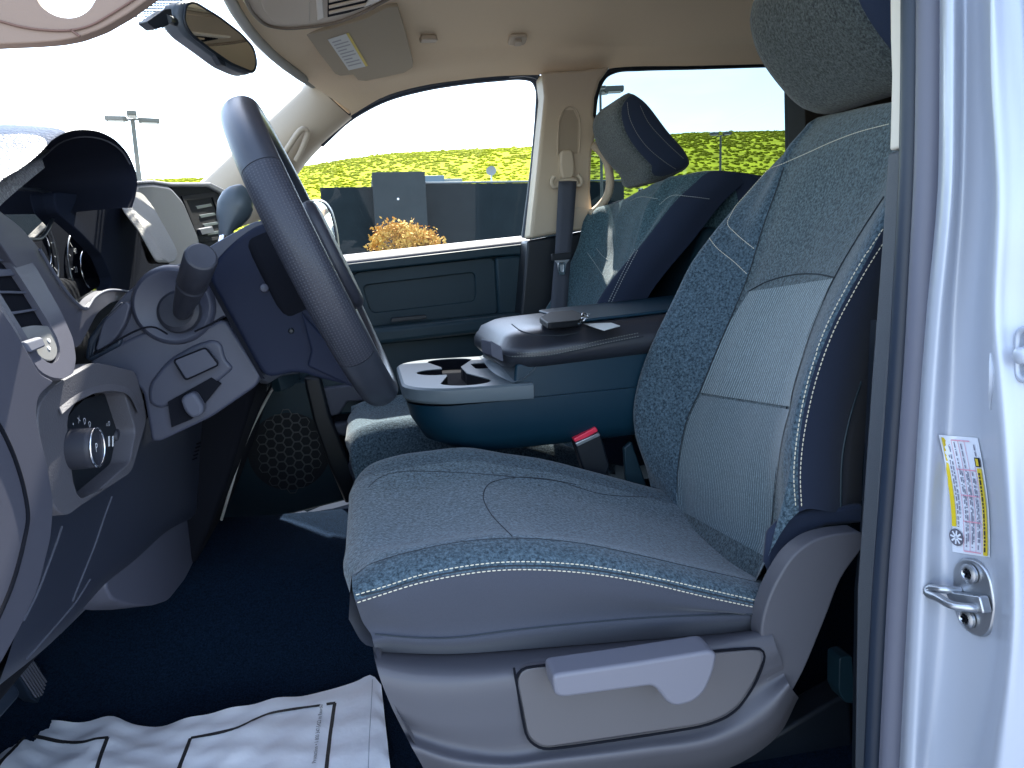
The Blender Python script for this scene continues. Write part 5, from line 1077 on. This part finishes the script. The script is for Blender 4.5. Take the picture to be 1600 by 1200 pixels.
def spoke(a, w0, w1):
    d_ = wt*math.cos(a)-wy*math.sin(a); s_ = wt*math.sin(a)+wy*math.cos(a)
    P = [WC+d_*.06+s_*w0, WC+d_*.13+s_*w1, WC+d_*.192+s_*w0*.9, WC+d_*.192-s_*w0*.9, WC+d_*.13-s_*w1, WC+d_*.06-s_*w0]
    o = slab('spoke', [p-wn*.012 for p in P], wn*.026, M_STK, sw, .006); return o, d_, s_
for a in (98, -98, 180):
    o, d_, s_ = spoke(math.radians(a), .040, .030)
    slab('spoke_trim', [WC+d_*q+s_*r_+wn*.015 for q, r_ in ((.085, .016), (.17, .012), (.17, -.012), (.085, -.016))], wn*.004, M_STEEL, o, .002)
lathe('column_key_lock', aY(413, 450, .979), (.2, -1, .1), [(0, .006), (.003, .005), (.004, .002)], M_SHR, co, 16)
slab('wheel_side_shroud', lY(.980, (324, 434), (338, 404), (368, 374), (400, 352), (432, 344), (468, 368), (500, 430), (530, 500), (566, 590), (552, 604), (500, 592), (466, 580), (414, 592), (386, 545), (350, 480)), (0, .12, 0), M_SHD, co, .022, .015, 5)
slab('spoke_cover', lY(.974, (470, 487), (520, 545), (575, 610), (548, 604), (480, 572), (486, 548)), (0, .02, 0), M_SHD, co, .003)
lathe('cover_screw', aY(455, 517, .9795), (0, -1, 0), [(0, .004), (.001, .003), (-.001, .001)], M_BLK, co, 14)

# =================================================================== MIRROR, VISORS, OVERHEAD CONSOLE
rv = thing('rearview_mirror', 'black framed rearview mirror hanging under the windshield header', 'mirror', aY(330, 40, 1.45))
mn = V3(.85, -.52, .02); mn /= np.linalg.norm(mn); mc = aY(340, 60, 1.46)
mp_ = lambda *p: [aP(a, b, mc, mn) for a, b in p]
slab('mirror_housing', fillet(mp_((276, 10), (288, -1), (305, 0), (345, 24), (378, 49), (396, 68), (403, 90), (402, 108), (394, 117), (380, 113), (356, 102), (326, 79), (292, 54), (278, 34)), .012), -mn*.040, mat('mirror_shell', (.055, .065, .078), .4), rv, .010, 0, 4)
slab('mirror_glass', fillet([p+mn*.0015 for p in mp_((290, 9), (301, 4), (342, 29), (375, 55), (393, 76), (398, 98), (394, 112), (360, 98), (328, 76), (298, 52), (288, 34))], .010), mn*.001, mat('silvered_glass', (.78, .74, .62), .03, metal=1.0), rv, 0)
tube('mirror_rim', (lambda q: q+[q[0]])(fillet([p+mn*.001 for p in mp_((289, 8), (301, 3), (342, 28), (376, 54), (395, 75), (400, 99), (395, 114), (360, 100), (328, 78), (297, 54), (286, 34))], .010)), .0028, M_BLK, rv, 8)
slab('mirror_mount', fillet(mp_((229, 34), (258, 14), (268, 13), (270, 32), (262, 40), (244, 46)), .004), -mn*.02, M_BLK, rv, .004)
tube('mirror_arm', [aP(262, 30, mc, mn), aP(284, 38, mc-mn*.02, mn)], .007, M_BLK, rv)
slab('tilt_tab', fillet(mp_((336, 84), (350, 90), (354, 104), (346, 101)), .003), -mn*.012, M_BLK, rv, .002)
# passenger visor
def hit_or(o, a, b, lift):
    p, nn = on(o, a, b, lift)
    return p if p is not None else None
vp = [hit_or(hl_mesh, a, b, .010) for a, b in ((478, 54), (515, 46), (570, 30), (605, 12), (622, 10), (634, 50), (646, 97), (645, 106), (632, 114), (600, 121), (572, 127), (560, 126), (552, 117), (532, 119), (524, 116), (500, 85))]
vp = [p for p in vp if p is not None]
vs = thing('sun_visor', 'tan passenger sun visor folded against the headliner with a white warning sticker', 'sun visor', vp[0])
vcen = np.mean(vp, axis=0); u_, s_, vt_ = np.linalg.svd(np.array(vp)-vcen); vn = vt_[2]; vn = vn if vn[2] < 0 else -vn
vq = [aP(a, b, vcen+vn*.006, vn) for a, b in ((478, 54), (515, 46), (570, 30), (605, 12), (622, 10), (634, 50), (646, 97), (645, 106), (632, 114), (600, 121), (572, 127), (560, 126), (552, 117), (532, 119), (524, 116), (500, 85))]
slab('visor_panel', fillet(vq, .004), -vn*.018, mat('visor_cloth', (.40, .33, .235), .85, bump=.2, bscale=900), vs, .004)
stq = [aP(a, b, vcen+vn*.0075, vn) for a, b in ((512, 62), (541, 53), (571, 104), (545, 110))]
sk_ = slab('warning_sticker', stq, -vn*.001, mat('sticker_white', (.62, .62, .58), .6), vs, 0)
slab('sticker_stripe', [aP(a, b, vcen+vn*.0078, vn) for a, b in ((541, 53), (545, 52), (575, 103), (571, 104))], -vn*.001, mat('sticker_yellow', (.62, .48, .10), .6), vs, 0)
mbs = MB()
for k in range(9):
    f_ = .1+.85*k/9
    a0 = np.array((512, 62))*(1-f_)+np.array((545, 110))*f_; b0 = np.array((541, 53))*(1-f_)+np.array((571, 104))*f_
    q = [a0+(b0-a0)*.12, a0+(b0-a0)*(.9 if k % 3 else .6)]; q2 = [x+np.array((1.0, 1.7)) for x in q]
    mbs.add([aP(*x, vcen+vn*.0077, vn) for x in (q[0], q[1], q2[1], q2[0])], [(0, 1, 2, 3)])
mbs.build('sticker_print', mat('print_grey', (.36, .36, .36), .8), sk_, False)
# overhead console
oc = thing('overhead_console', 'tan overhead console with dark vent grille at the top of the windshield', 'overhead console', aZ(490, 20, 2.09))
oz = lambda z, *p: [aZ(a, b, z) for a, b in p]
ocb = slab('console_shell', fillet(oz(2.068, (372, -90), (366, -30), (378, 4), (396, 30), (412, 42), (440, 48), (480, 47), (520, 40), (560, 27), (600, 8), (640, -16), (680, -60), (660, -110)), .02), (0, 0, .06), M_BEI, oc, .010, 0, 4)
tube('console_lip', spl(oz(2.067, (374, -40), (384, 0), (402, 28), (420, 40), (445, 44), (482, 42), (520, 36), (560, 22), (610, -4)), 50), .0035, mat('dark_tan_lip', (.15, .115, .08), .7), oc)  # darker tan bead along the console edge
slab('console_door', fillet(oz(2.066, (392, -60), (400, -20), (412, 18), (426, 34), (450, 39), (484, 37), (486, -60)), .012), (0, 0, .01), M_BEI, oc, .003)
slab('console_strip', oz(2.064, (490, -60), (499, -60), (506, 28), (496, 33)), (0, 0, .01), M_BEIL, oc, .002)
slab('vent_recess', oz(2.065, (512, -60), (600, -60), (580, 8), (545, 20), (512, 27)), (0, 0, .004), M_VOID, oc, 0)
for k in range(6):
    y = 22-k*9; slab('vent_slat', oz(2.062, (514, y-2), (552-k*1.5+20, y-15), (552-k*1.5+20, y-12), (514, y+1)), (0, 0, .004), M_BEI, oc, .001)
slab('lamp_lens', fillet(oz(2.062, (568, 12), (590, 3), (612, -8), (640, -40), (610, -40)), .006), (0, 0, .006), M_BEIL, oc, .002)
# driver visor, close to the camera
dv = thing('sun_visor', 'near driver side sun visor in pinkish tan cloth with an added upper notch showing bright sky', 'sun visor', aY(120, 40, .86))
M_VP = mat('pink_tan_cloth', (.25, .175, .135), .85, bump=.25, bscale=1000)
slab('visor_panel', lY(.86, (-80, 74), (0, 69), (50, 67), (90, 64), (122, 58), (160, 44), (200, 21), (240, -8), (290, -44), (230, -80), (178, -46), (160, -22), (149, -2), (140, 14), (126, 24), (110, 28), (92, 26), (76, 19), (62, 8), (52, -10), (44, -60), (-80, -60)), (0, .018, 0), M_VP, dv, .006, .006, 4)  # upper notch is added so that sky through it makes a bright spot
tube('visor_seam', spl(lY(.8585, (-40, 25), (0, 33), (30, 41), (62, 46), (110, 47), (140, 40), (175, 21), (215, -5)), 50), .0012, mat('visor_thread', (.16, .09, .07), .9), dv, 6)
tube('visor_seam', lY(.8585, (111, 47), (125, 57)), .0012, mat('visor_thread', (.16, .09, .07), .9), dv, 6)
tube('visor_rod', [aY(290, -50, .87), V3(-.12, 1.0, 2.13)], .006, M_BEI, dv)
# =================================================================== PEDALS
pd = thing('brake_pedal', 'black ribbed rubber brake pedal under the dashboard', 'pedal', aX(50, 1060, -.60))
pq = lX(-.60, (20, 1038), (44, 1024), (60, 1036), (79, 1080), (76, 1092), (62, 1101), (50, 1092))
slab('pedal_pad', pq, (-.025, 0, .01), M_RUB, pd, .004)
mbp = MB()
for k in range(7):
    a0 = np.array((24+k*4.2, 1040+k*-1.6)); d_ = np.array((34, 52)); mbp.add(*tubeVF([aX(*(a0+d_*.08), -.598), aX(*(a0+d_*.95), -.598)], .0016, 6))
mbp.build('pedal_ribs', M_RUB2, pd)
tube('pedal_arm', [aX(40, 1045, -.62), aX(20, 960, -.75)], .012, M_BLK, pd)
p2 = thing('foot_rest', 'black foot rest block at the near edge of the footwell', 'foot rest', aX(0, 1090, -.5))
slab('rest_pad', lX(-.50, (-60, 1040), (0, 1052), (26, 1066), (34, 1082), (28, 1094), (0, 1126), (-60, 1160)), (-.06, 0, .0), M_RUB, p2, .006)
import OpenImageIO as oiio,sys
b=oiio.ImageBuf('/workdir/render_main.png'); a=b.get_pixels(oiio.UINT8)
for r in ((467,486,493,506),(678,320,704,340),(760,190,786,210),(90,560,116,580)): print(r,a[r[1]:r[3],r[0]:r[2],:3].reshape(-1,3).mean(0).astype(int))
import OpenImageIO as oiio
b=oiio.ImageBuf('/workdir/render_main.png'); a=b.get_pixels(oiio.UINT8)
for n,(x,y) in dict(headrest=(1280,100),upper=(1300,330),insert=(1200,560),lower=(1140,720),cushion=(950,800),side=(850,950),hinge=(1250,900),endcov=(40,620)).items():
    X=x/1.5625;Y=y/1.5625; print(n,a[int(Y)-8:int(Y)+8,int(X)-10:int(X)+10,:3].reshape(-1,3).mean(0).astype(int))
import OpenImageIO as oiio
b=oiio.ImageBuf('/workdir/render_main.png'); a=b.get_pixels(oiio.UINT8)
for n,(x,y) in dict(shroud=(210,585),lowshroud=(370,600),wheelside=(450,560),knee=(180,860),lowcover=(240,900),door=(650,450),consbody=(760,660)).items():
    X=x/1.5625;Y=y/1.5625; print(n,a[int(Y)-4:int(Y)+4,int(X)-5:int(X)+5,:3].reshape(-1,3).mean(0).astype(int))
print()
for n,(x,y) in dict(floor=(350,1000),backside=(1290,700),passide=(1010,420),passfr=(930,430),strip=(1375,600),rubber=(1400,600),band=(1425,600),lidside=(850,575)).items():
    X=x/1.5625;Y=y/1.5625; print(n,a[int(Y)-4:int(Y)+4,int(X)-4:int(X)+4,:3].reshape(-1,3).mean(0).astype(int))
import OpenImageIO as oiio
b=oiio.ImageBuf('/workdir/render_main.png'); a=b.get_pixels(oiio.UINT8)
for n,(x,y) in dict(trim=(700,1120),lever=(1000,1050),panel=(950,1100),lip=(1190,1140),paint=(1500,600),paintR=(1580,900),headl=(900,40),bpil=(870,140),mat=(400,1150),upshroud=(220,530),hill=(760,250),bld=(720,320)).items():
    X=x/1.5625;Y=y/1.5625; print(n,a[int(Y)-4:int(Y)+4,int(X)-5:int(X)+5,:3].reshape(-1,3).mean(0).astype(int))
